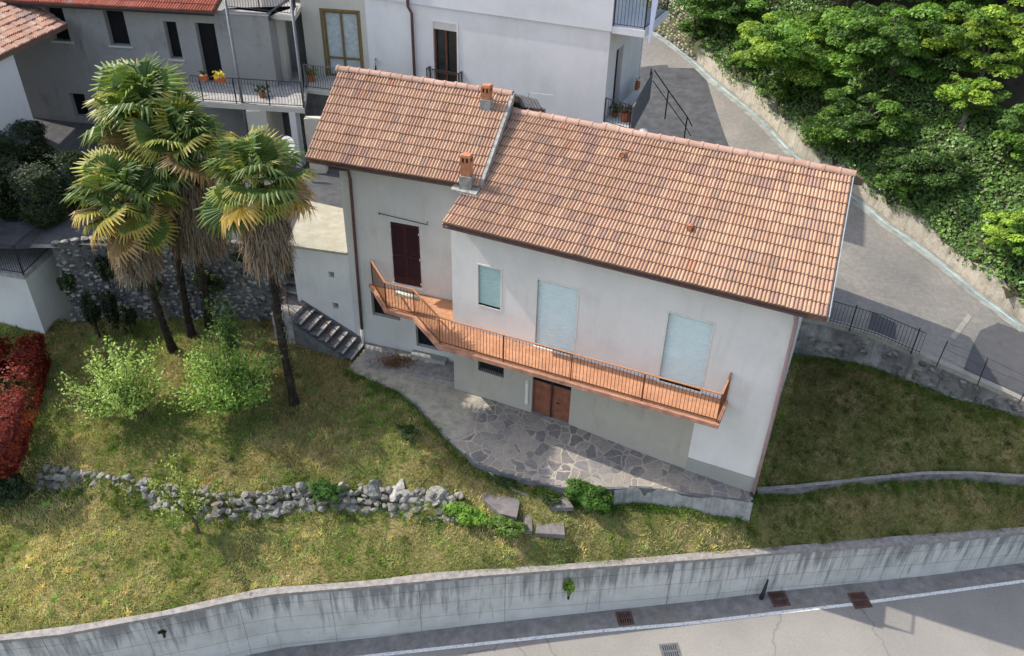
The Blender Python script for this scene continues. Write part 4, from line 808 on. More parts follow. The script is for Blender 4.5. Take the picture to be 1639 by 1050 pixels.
def rel(px, py, O, u, n): P = onplane(px, py, O, n); return (P-O) @ u, P[2]
G0 = 3.0
nb = empty('apartment_building', CA-UA*8, 'large pale apartment building behind the house with grey posts and iron balconies', 'building')
LA = float(np.linalg.norm(KB-CA)); FA = lambda x, y, z: CA-UA*LA+UA*x+NA*y+Z3*z
def bwall(mb, F, x0, x1, z0, z1, holes, u, n, depth=.16, c=None): wall_face(mb, F(x0, 0, 0), u, x1-x0, z0, z1, [(a-x0, b_-x0, l, t) for a, b_, l, t in holes], n, depth, c)
KA0 = CA-UA*LA
def ha(px, py): x, z = rel(px, py, KA0, UA, NA); return x, z
x0, zt = ha(693, 34); x1, _ = ha(731, 40); SZ = 9.66; dz0 = 6.25
mb = MB(); bwall(mb, FA, 0, LA, G0, SZ, [(x0, x1, dz0, zt)], UA, NA); sideA = [FA(LA, 0, G0), FA(LA, 5.2, G0), FA(LA, 5.2, 15), FA(LA, 0, 15)]; mb.build('wall', MATS['nb_white'], nb)
mb = MB(); wall_face(mb, FA(LA, 0, 0), NA, 4.5, G0, SZ, [(1.0, 1.9, 6.25, 8.7)], -UA, .2); mb.build('side_wall', MATS['nb_white'], nb)
mb = MB(); mb.quad(FA(0, -.07, SZ), FA(LA+.05, -.07, SZ), FA(LA+.05, -.07, 14), FA(0, -.07, 14)); mb.quad(FA(0, -.07, SZ), FA(0, .02, SZ), FA(LA+.05, .02, SZ), FA(LA+.05, -.07, SZ)); mb.quad(FA(LA+.05, -.07, SZ), FA(LA+.05, 4.5, SZ), FA(LA+.05, 4.5, 14), FA(LA+.05, -.07, 14)); mb.quad(FA(0, -.07, SZ), FA(0, -.07, 14), FA(0, 4.5, 14), FA(0, 4.5, SZ)); mb.quad(FA(-9, -.07, 14), FA(LA+.05, -.07, 14), FA(LA+.05, 4.5, 14), FA(-9, 4.5, 14)); mb.quad(FA(LA+.05, 4.5, G0), FA(-9, 4.5, G0), FA(-9, 4.5, 14), FA(LA+.05, 4.5, 14)); mb.build('upper_wall', MATS['nb_upper'], nb)
def french(F, u, n, x0, x1, z0, z1, parent, frame, pane, split=2, label=None, blind=None):
    mb = MB(); mb.quad(F(x0, .15, z0), F(x1, .15, z0), F(x1, .15, z1), F(x0, .15, z1)); g = mb.build('french_window', pane, parent)
    mb = MB(); t = .08
    xs = [x0, (x0+x1)/2-t/2, x1-t]
    for x in xs: mb.box(F(x, .07, z0), u*t, n*.06, Z3*(z1-z0))
    for z in (z0, z0+.75, z1-t): mb.box(F(x0, .075, z), u*(x1-x0), n*.05, Z3*t)
    mb.build('frame', frame, g)
    if blind: mb = MB(); mb.box(F(x0, .0, z1-.28), u*(x1-x0), n*.1, Z3*.28); mb.build('blind_box', blind, g)
    if label: g['label'] = label
    return g
french(FA, UA, NA, x0, x1, dz0, zt, nb, MATS['wood_red'], MATS['glass_dark'], blind=MATS['wall_cream'])
mb = MB()
for (a, b_, l, t) in ((x0-.07, x0, dz0, zt+.07), (x1, x1+.07, dz0, zt+.07), (x0, x1, zt, zt+.07)): mb.box(FA(a, -.02, l), UA*(b_-a), NA*.06, Z3*(t-l))
mb.build('door_surround', MATS['frame_white'], nb)
jb = empty('tmp', (0, 0, 0)); bpy.data.objects.remove(jb)
mb = MB(); mb.box(FA(x0-.25, -.35, dz0-.14), UA*(x1-x0+.5), NA*.36, Z3*.14); bc = mb.build('balcony', MATS['nb_white'], nb)
railing(bc, [FA(x0-.2, -.02, dz0), FA(x0-.2, -.3, dz0), FA(x1+.2, -.3, dz0), FA(x1+.2, -.02, dz0)], 1.0, .09, .014, MATS['iron_dark'], MATS['iron_dark'], .035, wavy=True)
xp, zp = ha(659, 20); mb = MB(); mb.tube([FA(xp-.1, -.12, 14), FA(xp-.1, -.12, zp+.25), FA(xp+.05, -.1, zp), FA(xp+.05, -.1, G0+.3)], .06, 9); mb.build('downpipe', MATS['gutter_brown'], nb, True)
# section B with the wide french window
FB = lambda x, y, z: KB+UB*x+NB_*y+Z3*z
xb0 = rel(487, 60, KB, UB, NB_)[0]; wx0, wz = rel(515, 17, KB, UB, NB_); wx1 = rel(572, 20, KB, UB, NB_)[0]
mb = MB(); bwall(mb, FB, xb0, 0, G0, 14, [(wx0, wx1, 6.25, wz)], UB, NB_); mb.quad(FB(xb0, 0, G0), FB(xb0, 0, 14), FB(xb0, 4, 14), FB(xb0, 4, G0)); mb.build('section_wall', MATS['nb_cream'], nb)
french(FB, UB, NB_, wx0, wx1, 6.25, wz, nb, MATS['wood_green'], MATS['curtain'])
mb = MB()
for (a, b_, l, t) in ((wx0-.1, wx0, 6.25, wz+.1), (wx1, wx1+.1, 6.25, wz+.1), (wx0, wx1, wz, wz+.1)): mb.box(FB(a, -.02, l), UB*(b_-a), NB_*.05, Z3*(t-l))
mb.build('window_surround', MATS['wood_green'], nb)
bb0, bb1 = at(489, 142, 6.2), at(600, 156, 6.2)
mb = MB(); mb.prism([bb0[:2], bb1[:2], (KB+UB*.5)[:2], FB(xb0, .02, 0)[:2]], 6.02, 6.2); bB = mb.build('balcony', MATS['nb_cream'], nb)
railing(bB, [bb0+NB_*.08+Z3*0, bb1+NB_*.08, KB+UB*.3+Z3*6.2], 1.0, .11, .014, MATS['iron_dark'], MATS['steel_grey'], .04, wavy=True)
def post(pxt, pyt, pxb, pyb, zb, r=.06, parent=nb, name='post'):
    P = at(pxb, pyb, zb); d = ray(pxt, pyt); t = (P[:2] @ d[:2])/(d[:2] @ d[:2]); h = CAMZ+t*d[2]; mb = MB(); mb.tube([P-Z3*3.0, np.array([P[0], P[1], max(h, zb+2)])], r, 8); return mb.build(name, MATS['steel_grey'], parent, True)
post(580, -5, 591, 110, 6.3, .05)
# section C: old grey facade
FC = lambda x, y, z: CC+UC_*x+NC*y+Z3*z
def hc(px, py): return rel(px, py, CC, UC_, NC)
def rc(pts): q = [hc(*p) for p in pts]; return (q[0][0]+q[3][0])/2, (q[1][0]+q[2][0])/2, (q[2][1]+q[3][1])/2, (q[0][1]+q[1][1])/2
H1 = rc([(165, 17), (199, 18), (207, 74), (176, 71)]); H2 = rc([(261, 34), (281, 35), (293, 95), (272, 93)]); H3 = rc([(308, 36), (344, 38), (357, 129), (331, 126)]); H3 = (H3[0], H3[1], 6.22, H3[3]); H4 = rc([(72, 10), (100, 12), (113, 68), (84, 62)])
xe = hc(433, 60)[0]; xa = -9.5; EZ = 9.25
H5 = rc([(112, 150), (136, 150), (142, 186), (118, 186)])
old = empty('old_house', FC(-4, 0, 3.7), 'weathered grey plastered old house with dark windows, red tiled roof edge and long iron balcony', 'house')
mb = MB(); bwall(mb, FC, xa, xe, G0, 9.2, [H1, H2, H3, H4, H5], UC_, NC, .3); mb.quad(FC(xe, 0, G0), FC(xe, 2.2, G0), FC(xe, 2.2, 9.2), FC(xe, 0, 9.2)); mb.quad(FC(xa, 0, G0), FC(xa, 0, 9.2), FC(xa, 8, 9.2), FC(xa, 8, G0)); mb.build('wall', MATS['nb_old'], old)
for H in (H1, H2, H3, H4, H5):
    mb = MB(); mb.quad(FC(H[0], .28, H[2]), FC(H[1], .28, H[2]), FC(H[1], .28, H[3]), FC(H[0], .28, H[3])); g = mb.build('window' if H is not H3 else 'doorway', MATS['dark'], old)
    if H in (H1, H2, H4): mb = MB(); mb.box(FC(H[0]-.1, -.06, H[2]-.09), UC_*(H[1]-H[0]+.2), NC*.2, Z3*.08); mb.build('sill', MATS['nb_cream'], g)
# roof edge
q0, q1 = FC(xa-.5, -.5, EZ), FC(.35, -.5, EZ); q2, q3 = FC(.35, 4.5, EZ+1.9), FC(xa-.5, 4.5, EZ+1.9); mb = MB(); mb.hexa([q0-th, q1-th, q2-th, q3-th, q0-.01*Z3, q1-.01*Z3, q2-.01*Z3, q3-.01*Z3]); orf = mb.build('roof', MATS['eave_wood'], old)
mb = MB(); tile_roof(mb, q0-NC*.04, q1-NC*.04, q3, q2, 44, 13, 15, [(.40, .13, .085), (.36, .12, .08), (.43, .15, .10)], .055, ((.4, .16, .12), (.5, .12, .06))); mb.build('roof_tiles', MATS['roof_tile'], orf)
gutter(q0-NC*.07-Z3*.06, q1-NC*.07-Z3*.06, .06, MATS['iron_dark'], orf, NC)
# recess with pillar between C and B, floors as balconies
mb = MB(); rb0 = FC(xe, 2.2, 0); rb1 = FB(xb0, 2.0, 0); mb.quad(rb0+Z3*G0, rb1+Z3*G0, rb1+Z3*14, rb0+Z3*14); mb.build('recess_wall', MATS['nb_old'], nb)
pl = at(452, 126, 6.3); mb = MB(); mb.box(pl*np.array([1, 1, 0])+Z3*6.2-UC_*.2, UC_*.45, NC*.5, Z3*2.85); mb.build('pillar', MATS['nb_cream'], nb)
for zf, eL, eR, zz in ((6.2, (272, 160), (487, 174), 6.12), (9.1, (362, 14), (471, 26), 9.05)):
    a, b_ = at(*eL, zf), at(*eR, zf); back = FC(xe, .02, 0); 
    if zf > 8: pol = [a[:2], b_[:2], FB(xb0, .0, 0)[:2], rb1[:2], rb0[:2], FC(xe, 0.01, 0)[:2], FC((a-CC) @ UC_, .01, 0)[:2]]
    else: pol = [a[:2], b_[:2], FB(xb0, 0.0, 0)[:2], rb1[:2], rb0[:2], FC(xe, -.01, 0)[:2], FC((a-CC) @ UC_, -.01, 0)[:2]]
    mb = MB(); mb.prism(pol, zf-.2, zf); o_ = mb.build('balcony', MATS['nb_cream'], nb)
    mb = MB(); mb.prism(inset(pol, .05), zf-.02, zf+.012); mb.build('balcony_floor', MATS['balcony_grey'], o_)
    en = FB(xb0-.1, -.3, zf+.01); a2 = a+NC*.07+Z3*.01; b2 = b_+NC*.07-UC_*.05+Z3*.01
    railing(o_, [a2, b2, en if zf < 8 else en], 1.02, .125, .013, MATS['iron_dark'], MATS['iron_dark'], .035, wavy=True, post_sp=1.25)
post(363, 0, 388, 165, 6.2, .06, old); post(470, 0, 487, 172, 6.2, .055)
# ground floor under the balcony
mb = MB()
def gpl(px0, px1, py, z, w_, name, mat):
    a, b_ = at(px0, py, z), at(px1, py, z); mb = MB(); mb.box(np.array([a[0], a[1], G0]), b_-a, NC*w_, Z3*(6.0-G0)); return mb.build(name, mat, nb)
gpl(393, 425, 178, 6.0, 1.6, 'ground_pillar', MATS['nb_cream']); gpl(462, 472, 181, 6.0, .5, 'ground_pillar', MATS['nb_upper']); gpl(486, 512, 190, 6.0, .3, 'ground_pillar', MATS['nb_cream'])
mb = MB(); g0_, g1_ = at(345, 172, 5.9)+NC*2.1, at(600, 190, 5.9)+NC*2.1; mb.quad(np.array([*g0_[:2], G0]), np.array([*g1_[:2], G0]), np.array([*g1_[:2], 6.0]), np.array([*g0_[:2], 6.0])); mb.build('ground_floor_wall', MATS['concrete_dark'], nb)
# right side balconies
f0, f1, f2_, f3 = at(966, 197, 6.2), at(1008, 210, 6.2), at(1039, 153, 6.2), FA(LA, 4.2, 0); mb = MB(); mb.prism([f0[:2], f1[:2], f2_[:2], f3[:2], FA(LA+.001, 0, 0)[:2]], 6.0, 6.2); o_ = mb.build('balcony', MATS['nb_white'], nb)
railing(o_, [f0+NA*.05, f1+NA*.05-UA*.05], .98, .12, .013, MATS['iron_dark'], MATS['iron_dark'], .04); railing(o_, [f2_+Z3*0, np.array([f3[0]+.6*UA[0], f3[1]+.6*UA[1], 6.2])], 1.0, .12, .013, MATS['iron_dark'], MATS['iron_dark'], .04)
mb = MB(); mb.prism([f1[:2], (f1+UA*.05)[:2], (f2_+UA*.05)[:2], f2_[:2]], 6.05, 7.15); mb.build('parapet_panel', MATS['concrete_dark'], o_)
u0 = FA(LA+.051, -.05, 0); mb = MB(); mb.prism([(u0)[:2], (u0+UA*1.25)[:2], (u0+UA*1.25+NA*3.2)[:2], (u0+NA*3.2)[:2]], 9.6, 9.85); o_ = mb.build('balcony', MATS['nb_upper'], nb)
railing(o_, [u0+Z3*9.85+UA*.04+NA*.06, u0+UA*1.2+NA*.06+Z3*9.85, u0+UA*1.2+NA*3.1+Z3*9.85], 1.05, .12, .014, MATS['iron_dark'], MATS['iron_dark'], .04)
fq = [onplane(x, y, CA-NA*.25, NA) for x, y in ((1047, -30), (1060, -30), (1040, 70), (1037, 68))]; mb = MB(); mb.hexa([fq[3], fq[2], fq[2]+NA*.02, fq[3]+NA*.02, fq[0], fq[1], fq[1]+NA*.02, fq[0]+NA*.02]); o_ = mb.build('hanging_cloth', MATS['fabric_blue'], None, loc=fq[0]); tag(o_, 'long pale blue cloth hanging beside the upper right balcony', 'cloth')
# handrail of the ramp beyond the right balcony
mb = MB(); rr = [at(1047, 112, 7.1), at(1070, 145, 6.3), at(1100, 187, 5.2), at(1108, 202, 4.7)]; mb.tube(rr, .025, 6); mb.tube([p-Z3*.45 for p in rr], .018, 6)
for p in rr[1:3]: mb.tube([p, p-Z3*1.25], .03, 6)
o_ = mb.build('ramp_handrail', MATS['iron_dark'], None, loc=rr[2]); tag(o_, 'dark tubular handrail descending from the right balcony to the upper road', 'handrail')
# left house with tiled roof
lhz = 8.45; c0 = at(20, 85, 8.3); c0[2] = 3.8; d = ray(20, 84); 
lh = empty('white_house', c0, 'white house at the left edge of the photo with worn clay roof tiles', 'house')
ev0, ev1 = at(107, 39, lhz), at(-60, 118, lhz); ue = (ev0-ev1)/np.linalg.norm(ev0-ev1); ne = np.array([-ue[1], ue[0], 0]); vg = at(44, 0, lhz+.6); 
vd = vg-ev0; rr0 = ev0+vd*3.0; rr1 = ev1+vd*3.0
mb = MB(); mb.hexa([ev1-th, ev0-th, rr0-th, rr1-th, ev1-.01*Z3, ev0-.01*Z3, rr0-.01*Z3, rr1-.01*Z3]); o_ = mb.build('roof', MATS['eave_wood'], lh)
mb = MB(); tile_roof(mb, ev1, ev0, rr1, rr0, int(np.linalg.norm(ev0-ev1)/.24), int(np.linalg.norm(vd)*3/.36), 21, [(.46, .25, .17), (.42, .25, .19), (.48, .33, .25), (.38, .24, .19)], .06, ((.30, .2, .17), (.5, .17, .08)), .02); mb.build('roof_tiles', MATS['roof_tile'], o_)
w0 = c0*np.array([1, 1, 0]); mb = MB(); mb.quad(w0-ue*9+Z3*2.5, w0+Z3*2.5, w0+Z3*(lhz-.1), w0-ue*9+Z3*(lhz-.1)); sdv = np.array([vd[0], vd[1], 0]); sdv /= np.linalg.norm(sdv); mb.quad(w0+Z3*2.5, w0+sdv*8+Z3*2.5, w0+sdv*8+Z3*(lhz+2), w0+Z3*(lhz-.1)); mb.build('wall', MATS['nb_white'], lh)
# left lower terrace building
tz_ = 3.0; t0, t1, t2 = at(-60, 424, tz_), at(38, 440, tz_), at(88, 392, tz_); lt = empty('terrace_building', t1-Z3*2.5, 'concrete terrace with dark iron railing above a pale blue-grey wall, left edge', 'terrace')
t3 = t2+NL*1.5; t4 = t0+NL*4
mb = MB(); mb.prism([t0[:2], t1[:2], t2[:2], t3[:2], t4[:2]], -.3, tz_-.14); mb.build('wall', MATS['nb_white'], lt)
o5 = (t1-t0)/np.linalg.norm(t1-t0); mb = MB(); mb.prism([(t0-NL*.08)[:2], (t1-NL*.08+o5*.06)[:2], (t2+o5*.1)[:2], t3[:2], t4[:2]], tz_-.14, tz_); mb.build('terrace_slab', MATS['balcony_grey'], lt)
railing(lt, [t0, t1, t2], 1.12, .1, .014, MATS['iron_dark'], MATS['iron_dark'], .045, post_sp=2.2)
# small things on the balconies
def pot(P, r, h, label, colr=(.10, .16, .03), n=90, spread=.28, box=None):
    p = empty('potted_plant', P, label, 'potted plant'); mb = MB()
    if box is not None: mb.cbox(np.asarray(P)+Z3*h/2, box*.5, np.cross(box/np.linalg.norm(box), Z3)*r, Z3*h/2)
    else: mb.tube([P, np.asarray(P)+Z3*h], [r*.75, r], 12)
    mb.build('pot', MATS['terracotta'], p); q = np.asarray(P)+Z3*(h+.12)+RNG.normal(size=(n, 3))*np.array([spread, spread, spread*.6])*.5
    V, C = leaf_quads(q, RNG.normal(size=(n, 3))+np.array([0, -.3, .8]), .07, colr); quads_mesh('foliage', V, C, MATS['leaf'], p)
pot(at(495, 133, 6.22)+NB_*.25, .17, .3, 'spiky yellow-green potted plant behind the railing near the tall grey post', (.25, .25, .08))
pot(at(353, 131, 7.12), .1, .18, 'orange flower box with yellow flowers hung on the iron railing', (.5, .4, .04), 50, .2, UC_*.42)
pot(at(327, 128, 7.1), .1, .18, 'plain red flower box on the iron railing, left of the yellow flowers', (.06, .1, .03), 20, .1, UC_*.3)
pot(at(1000, 193, 6.22), .2, .35, 'wide terracotta pot with dry plant on the right balcony corner', (.2, .18, .1))
pot(at(1006, 140, 6.22), .16, .3, 'long red planter with dark leaves at the back of the right balcony', (.05, .09, .03), 90, .4, UA*.9)
pot(at(984, 186, 6.22), .14, .2, 'leafy green pot plant beside the house wall on the right balcony', (.06, .13, .04))
pot(at(420, 155, 6.22), .14, .2, 'small dark pot plant standing on the long balcony between the posts', (.04, .07, .03))
ds = at(463, 252, 4.6); dsh = empty('satellite_dish', ds, 'white round dish standing in the dark doorway beside the pillar', 'dish'); mb = MB(); mb.tube([ds+Z3*.55-NL*.02, ds+Z3*.52+NL*.06], [.33, .18], 20); mb.build('dish', MATS['white_paint'], dsh); mb = MB(); mb.tube([ds-Z3*.3, ds+Z3*.5], .03, 8); mb.build('stand', MATS['steel_grey'], dsh)
# corrugated canopy and antenna behind the wing ridge
cq = [at(x, y, z) for x, y, z in ((822, 150, 9.0), (836, 172, 8.75), (868, 175, 8.7), (860, 160, 8.9))]
cn_ = empty('canopy', cq[1], 'small dark corrugated canopy sticking out behind the raised roof ridge', 'canopy'); mb = MB(); k = 12
for i in range(k):
    a = cq[0]+(cq[3]-cq[0])*i/k; b_ = cq[0]+(cq[3]-cq[0])*(i+1)/k; c_ = cq[1]+(cq[2]-cq[1])*i/k; d_ = cq[1]+(cq[2]-cq[1])*(i+1)/k; z = Z3*(.03 if i % 2 else 0); z2 = Z3*(0 if i % 2 else .03); mb.hexa([c_+z-Z3*.03, d_+z2-Z3*.03, b_+z2-Z3*.03, a+z-Z3*.03, c_+z, d_+z2, b_+z2, a+z])
mb.build('sheet', simple('corrugated', (.10, .10, .105), .8, .3, 8), cn_); mb = MB()
for q in (cq[2], cq[1]): mb.tube([q-Z3*.04, q-Z3*1.2+NL*.3], .03, 6)
mb.build('strut', MATS['iron_dark'], cn_)
an = at(846, 165, 8.9); anr = empty('antenna', an, 'thin television antenna on the roof behind the chimney', 'antenna'); mb = MB(); mb.tube([an-Z3*.8, an+Z3*.35], .012, 5); mb.build('mast', MATS['zinc'], anr); mb = MB(); mb.tube([an+Z3*.33, an+Z3*.36+UL*.8], .008, 4)
for i in range(7): p = an+Z3*.34+UL*(.1+i*.11); mb.tube([p-NL*.1, p+NL*.1], .004, 4)
mb.build('boom', MATS['zinc'], anr)
# drain grates, manhole
def grate(px, py, zf, ux, ny, w_, l, h, label, slots=7, mat='rust_iron', fr=None):
    P = zf(px, py); g = empty('drain_grate', P, label, 'drain grate'); mb = MB(); mb.cbox(P+Z3*.012, ux*w_/2, ny*l/2, Z3*.006); mb.build('pit', MATS['dark'], g); mb = MB()
    for s_ in (-1, 1): mb.cbox(P+ux*s_*(w_/2)+Z3*.02, ux*.03, ny*(l/2+.03), Z3*.014)
    for s_ in (-1, 1): mb.cbox(P+ny*s_*(l/2)+Z3*.02, ux*w_/2, ny*.03, Z3*.013)
    for i in range(slots): mb.cbox(P+ux*(-w_/2+w_*(i+.5)/slots)+Z3*.02, ux*w_/slots*.28, ny*l/2, Z3*.008)
    mb.cbox(P+Z3*.021, ux*w_/2, ny*.025, Z3*.009); mb.build('bars', MATS[mat], g)
simple('rust_iron', (.10, .055, .045), .8, .4, 10)
grate(1000, 990, onroad, RW, RN, .42, .42, 0, 'rusty drain grate in the road gutter nearest the middle of the photo', 6)
grate(1247, 959, onroad, RW, RN, .48, .48, 0, 'dark red solid drain cover in the gutter below the black stain', 14)
grate(1376, 961, onroad, RW, RN, .5, .5, 0, 'rusty drain grate straddling the white road line on the right', 9)
simple('iron_grey', (.12, .125, .13), .6, .2, 10); grate(1073, 1043, onroad, RW, RN, .5, .45, 0, 'grey drain grate in the middle of the lower road', 8, 'iron_grey')
mp_ = at(1413, 521, 2.27); mb = MB(); mq = [at(x, y, 2.27) for x, y in ((1395, 502), (1435, 516), (1435, 542), (1390, 528))]; mb.prism([q[:2] for q in mq], [float(upf(q[0:1], q[1:2])[0])-.05 for q in mq], [float(upf(q[0:1], q[1:2])[0])+.035 for q in mq]); zz = float(upf(np.array([mp_[0]]), np.array([mp_[1]]))[0]); 
o_ = mb.build('manhole_cover', MATS['asphalt_new'], None, loc=mp_); tag(o_, 'dark rectangular metal manhole plate in the upper road near the fence', 'manhole cover')
# ------------------------------------------------------------------ vegetation
def ell(n, r, flat=1.0): q = RNG.normal(size=(n, 3)); q /= np.linalg.norm(q, axis=1)[:, None]; return q*(RNG.random((n, 1))**.4)*np.array(r)
def bark(name='bark'): return simple(name, (.10, .075, .055), .95, .4, 8)
bark(); simple('bark_dark', (.035, .028, .024), .95, .4, 12); simple('bark_grey', (.16, .14, .12), .95, .35, 8)
def hexcol(base, n, v=.25, warm=.1):
    k = 1+v*(RNG.random((n, 1))*2-1); c = np.tile(np.array(base), (n, 1))*k; c[:, 0] *= 1+warm*(RNG.random(n)*2-1); return c
# fan palms
def frond_mesh(seed, cols, dead=False):
    rg = np.random.default_rng(seed); Q = []; C = []; L = .55; nseg = 30; r = .62
    pts = [np.array([t*L, 0, .10*math.sin(t*2.2)]) for t in np.linspace(0, 1, 5)]
    for a, b_ in zip(pts[:-1], pts[1:]): Q.append([a+[0, -.012, 0], b_+[0, -.01, 0], b_+[0, .01, 0], a+[0, .012, 0]]); C.append(cols[2])
    O = pts[-1]
    for i in range(nseg):
        a = math.radians(-128+256*i/(nseg-1)); da = math.radians(256/(nseg-1))*.5; rr = r*(1-.22*abs(a)/2.2)*rg.uniform(.9, 1.06); ux = math.cos(a); uy = math.sin(a); zc = -.16*abs(math.sin(a))
        rad = np.array([ux, uy, zc]); tn = np.array([-uy, ux, 0]); k0, k1, k2 = .04, rr*.72, rr; dr = rg.uniform(.02, .24)
        p0 = O+rad*k0; p1 = O+rad*k1+np.array([0, 0, .02]); p2 = O+rad*k2-np.array([0, 0, dr]); w1 = math.tan(da)*k1*.98; f = rg.uniform(.010, .02)
        cg = cols[0]*rg.uniform(.8, 1.2); ct = cols[1]*rg.uniform(.8, 1.2)
        Q.append([p0, p1-tn*w1-np.array([0, 0, f]), p1+np.array([0, 0, f]), p0]); Q.append([p0, p1+np.array([0, 0, f]), p1+tn*w1-np.array([0, 0, f]), p0]); C += [cg, cg*1.08]
        Q.append([p1-tn*w1-np.array([0, 0, f]), p2-tn*.004, p2+tn*.004, p1+np.array([0, 0, f])]); Q.append([p1+np.array([0, 0, f]), p2-tn*.003, p2+tn*.006, p1+tn*w1-np.array([0, 0, f])]); C += [ct, ct*1.08]
    V = np.array(Q, float); me_v = V.reshape(-1, 3); F = []
    for i in range(len(Q)):
        if np.allclose(V[i, 0], V[i, 3]): F.append((4*i, 4*i+1, 4*i+2))
        else: F.append((4*i, 4*i+1, 4*i+2, 4*i+3))
    me = bpy.data.meshes.new('frond'); me.from_pydata([tuple(p) for p in me_v], [], F); a = me.attributes.new('Col', 'FLOAT_COLOR', 'FACE'); c = np.ones((len(F), 4)); c[:, :3] = np.clip(np.array(C), 0, 1); a.data.foreach_set('color', c.ravel()); me.materials.append(MATS['leaf_palm']); return me
leafmat('leaf_palm', .3, .42, .45)
A_ = np.array
FR_G = [frond_mesh(40+i, c) for i, c in enumerate([(A_([0.108, 0.186, 0.043]), A_([0.187, 0.253, 0.062]), A_([0.231, 0.293, 0.062])), (A_([0.079, 0.146, 0.043]), A_([0.130, 0.186, 0.048]), A_([0.202, 0.266, 0.062])), (A_([0.187, 0.266, 0.043]), A_([0.346, 0.373, 0.074]), A_([0.289, 0.332, 0.074])), (A_([0.124, 0.200, 0.048]), A_([0.317, 0.293, 0.062]), A_([0.289, 0.293, 0.074]))])]
FR_Y = [frond_mesh(60+i, c) for i, c in enumerate([(A_([0.240, 0.297, 0.066]), A_([0.504, 0.405, 0.083]), A_([0.360, 0.378, 0.099])), (A_([0.408, 0.297, 0.066]), A_([0.576, 0.378, 0.099]), A_([0.420, 0.338, 0.116])), (A_([0.312, 0.203, 0.083]), A_([0.456, 0.297, 0.132]), A_([0.336, 0.243, 0.132]))])]
FR_D = [frond_mesh(80+i, c) for i, c in enumerate([(A_([.20, .14, .09]), A_([.26, .19, .12]), A_([.2, .15, .1])), (A_([.26, .21, .16]), A_([.30, .25, .19]), A_([.2, .16, .12]))])]
def palm(base, top, label, nf, size, seed, skirt, sr=.45, yellow=.25):
    rg = random.Random(seed); base = A_(base, float); top = A_(top, float); p = empty('palm_tree', base, label, 'palm tree', 'fan palms in the garden'); H = top-base
    pts = [base+H*t+A_([.05*math.sin(t*5+seed), .05*math.cos(t*4+seed), 0]) for t in np.linspace(0, 1, 14)]; pts[0] = base-Z3*.2
    mb = MB(); rr = [.19]+[.13+.012*math.sin(i*9) for i in range(13)]; mb.tube(pts, rr, 10)
    for k in range(620):   # leaf base stubs and fibre
        t = rg.random(); c = base+H*t; a = rg.uniform(0, 6.28); r_ = .125; d = A_([math.cos(a), math.sin(a), 0]); q = c+d*r_; tn = A_([-d[1], d[0], 0]); w_ = rg.uniform(.015, .035); l = rg.uniform(.05, .12); g = rg.uniform(.3, 1.3)
        mb.add([q-tn*w_, q+tn*w_, q+tn*w_*.6+d*.035+Z3*l, q-tn*w_*.6+d*.035+Z3*l], [(0, 1, 2, 3)], (.055*g, .042*g, .036*g))
    mb.c = [c if c != (1, 1, 1) else (.03, .024, .02) for c in mb.c]; mb.build('trunk', MATS['stone'], p)
    for i in range(nf):
        f = i/nf; el = 80-118*f**.9+rg.uniform(-16, 16); az = i*137.5+rg.uniform(-14, 14); me = rg.choice(FR_Y) if (f > 1-yellow and rg.random() < .8) else rg.choice(FR_G)
        o = bpy.data.objects.new('frond', me); col.objects.link(o); o.parent = p; s = size*rg.uniform(.78, 1.15)
        o.matrix_local = Matrix.Translation(Vector([float(a) for a in (top-base-Z3*(.28*f))])) @ Matrix.Rotation(R(az), 4, 'Z') @ Matrix.Rotation(R(-el), 4, 'Y') @ Matrix.Rotation(R(rg.uniform(-50, 50)), 4, 'X') @ Matrix.Diagonal((s*1.0, s, s, 1))
    for i in range(11):
        az = i*2.4+rg.uniform(0, 1); o = bpy.data.objects.new('dead_frond', rg.choice(FR_D)); col.objects.link(o); o.parent = p; s = size*rg.uniform(.6, .85); dz = rg.uniform(.2, skirt*.6)
        o.matrix_local = Matrix.Translation(Vector([float(a) for a in (top-base-Z3*dz)])) @ Matrix.Rotation(az, 4, 'Z') @ Matrix.Rotation(R(rg.uniform(48, 76)), 4, 'Y') @ Matrix.Rotation(R(rg.uniform(-40, 40)), 4, 'X') @ Matrix.Diagonal((s, s*.6, s, 1))
    n = int(2300*skirt/1.6); a = RNG.random(n)*6.28; z = RNG.random(n)**.8*skirt; q = (1-z/skirt); r_ = (.12+sr*np.minimum(1, (1-q)*4.2)*(.85+.15*q))*RNG.uniform(.65, 1.05, n)
    d = np.c_[np.cos(a), np.sin(a), np.zeros(n)]; tn = np.c_[-np.sin(a), np.cos(a), np.zeros(n)]; P0 = top-Z3*.15+d*r_[:, None]-Z3*z[:, None]; ln = RNG.uniform(.2, .62, n)[:, None]; sw_ = RNG.normal(size=(n, 3))*.08; P1 = P0-Z3*ln+d*.05*RNG.random((n, 1))+sw_; w_ = RNG.uniform(.006, .022, n)[:, None]
    V = np.stack([P0-tn*w_, P0+tn*w_, P1+tn*w_*.4, P1-tn*w_*.4], 1); g = RNG.uniform(.35, 1.25, (n, 1)); c = A_([.27, .215, .165])*g; m_ = RNG.random(n) < .2; c[m_] = A_([.34, .22, .12])*g[m_]; quads_mesh('dead_frond_skirt', V, c, MATS['leaf_palm'], p)['kind'] = 'stuff'
    return p
def upto(base, px, py): d = ray(px, py); t = (base[:2] @ d[:2])/(d[:2] @ d[:2]); return CAM+t*d
bA = at(276, 556, .6); tA = A_([*(upto(bA, 214, 330)[:2]), 6.9]); tA = at(196, 322, 6.9)
bB_ = at(306, 535, .65); tB = at(236, 185, 8.7); bC = at(334, 522, .65); tC = at(289, 232, 8.1); bD = at(471, 645, .15); tD = at(411, 292, 7.95)
palm(bA, tA, 'lowest palm of the group with yellowing fronds, leaning left in front', 37, 1.4, 3, 2.0, .66, .5)
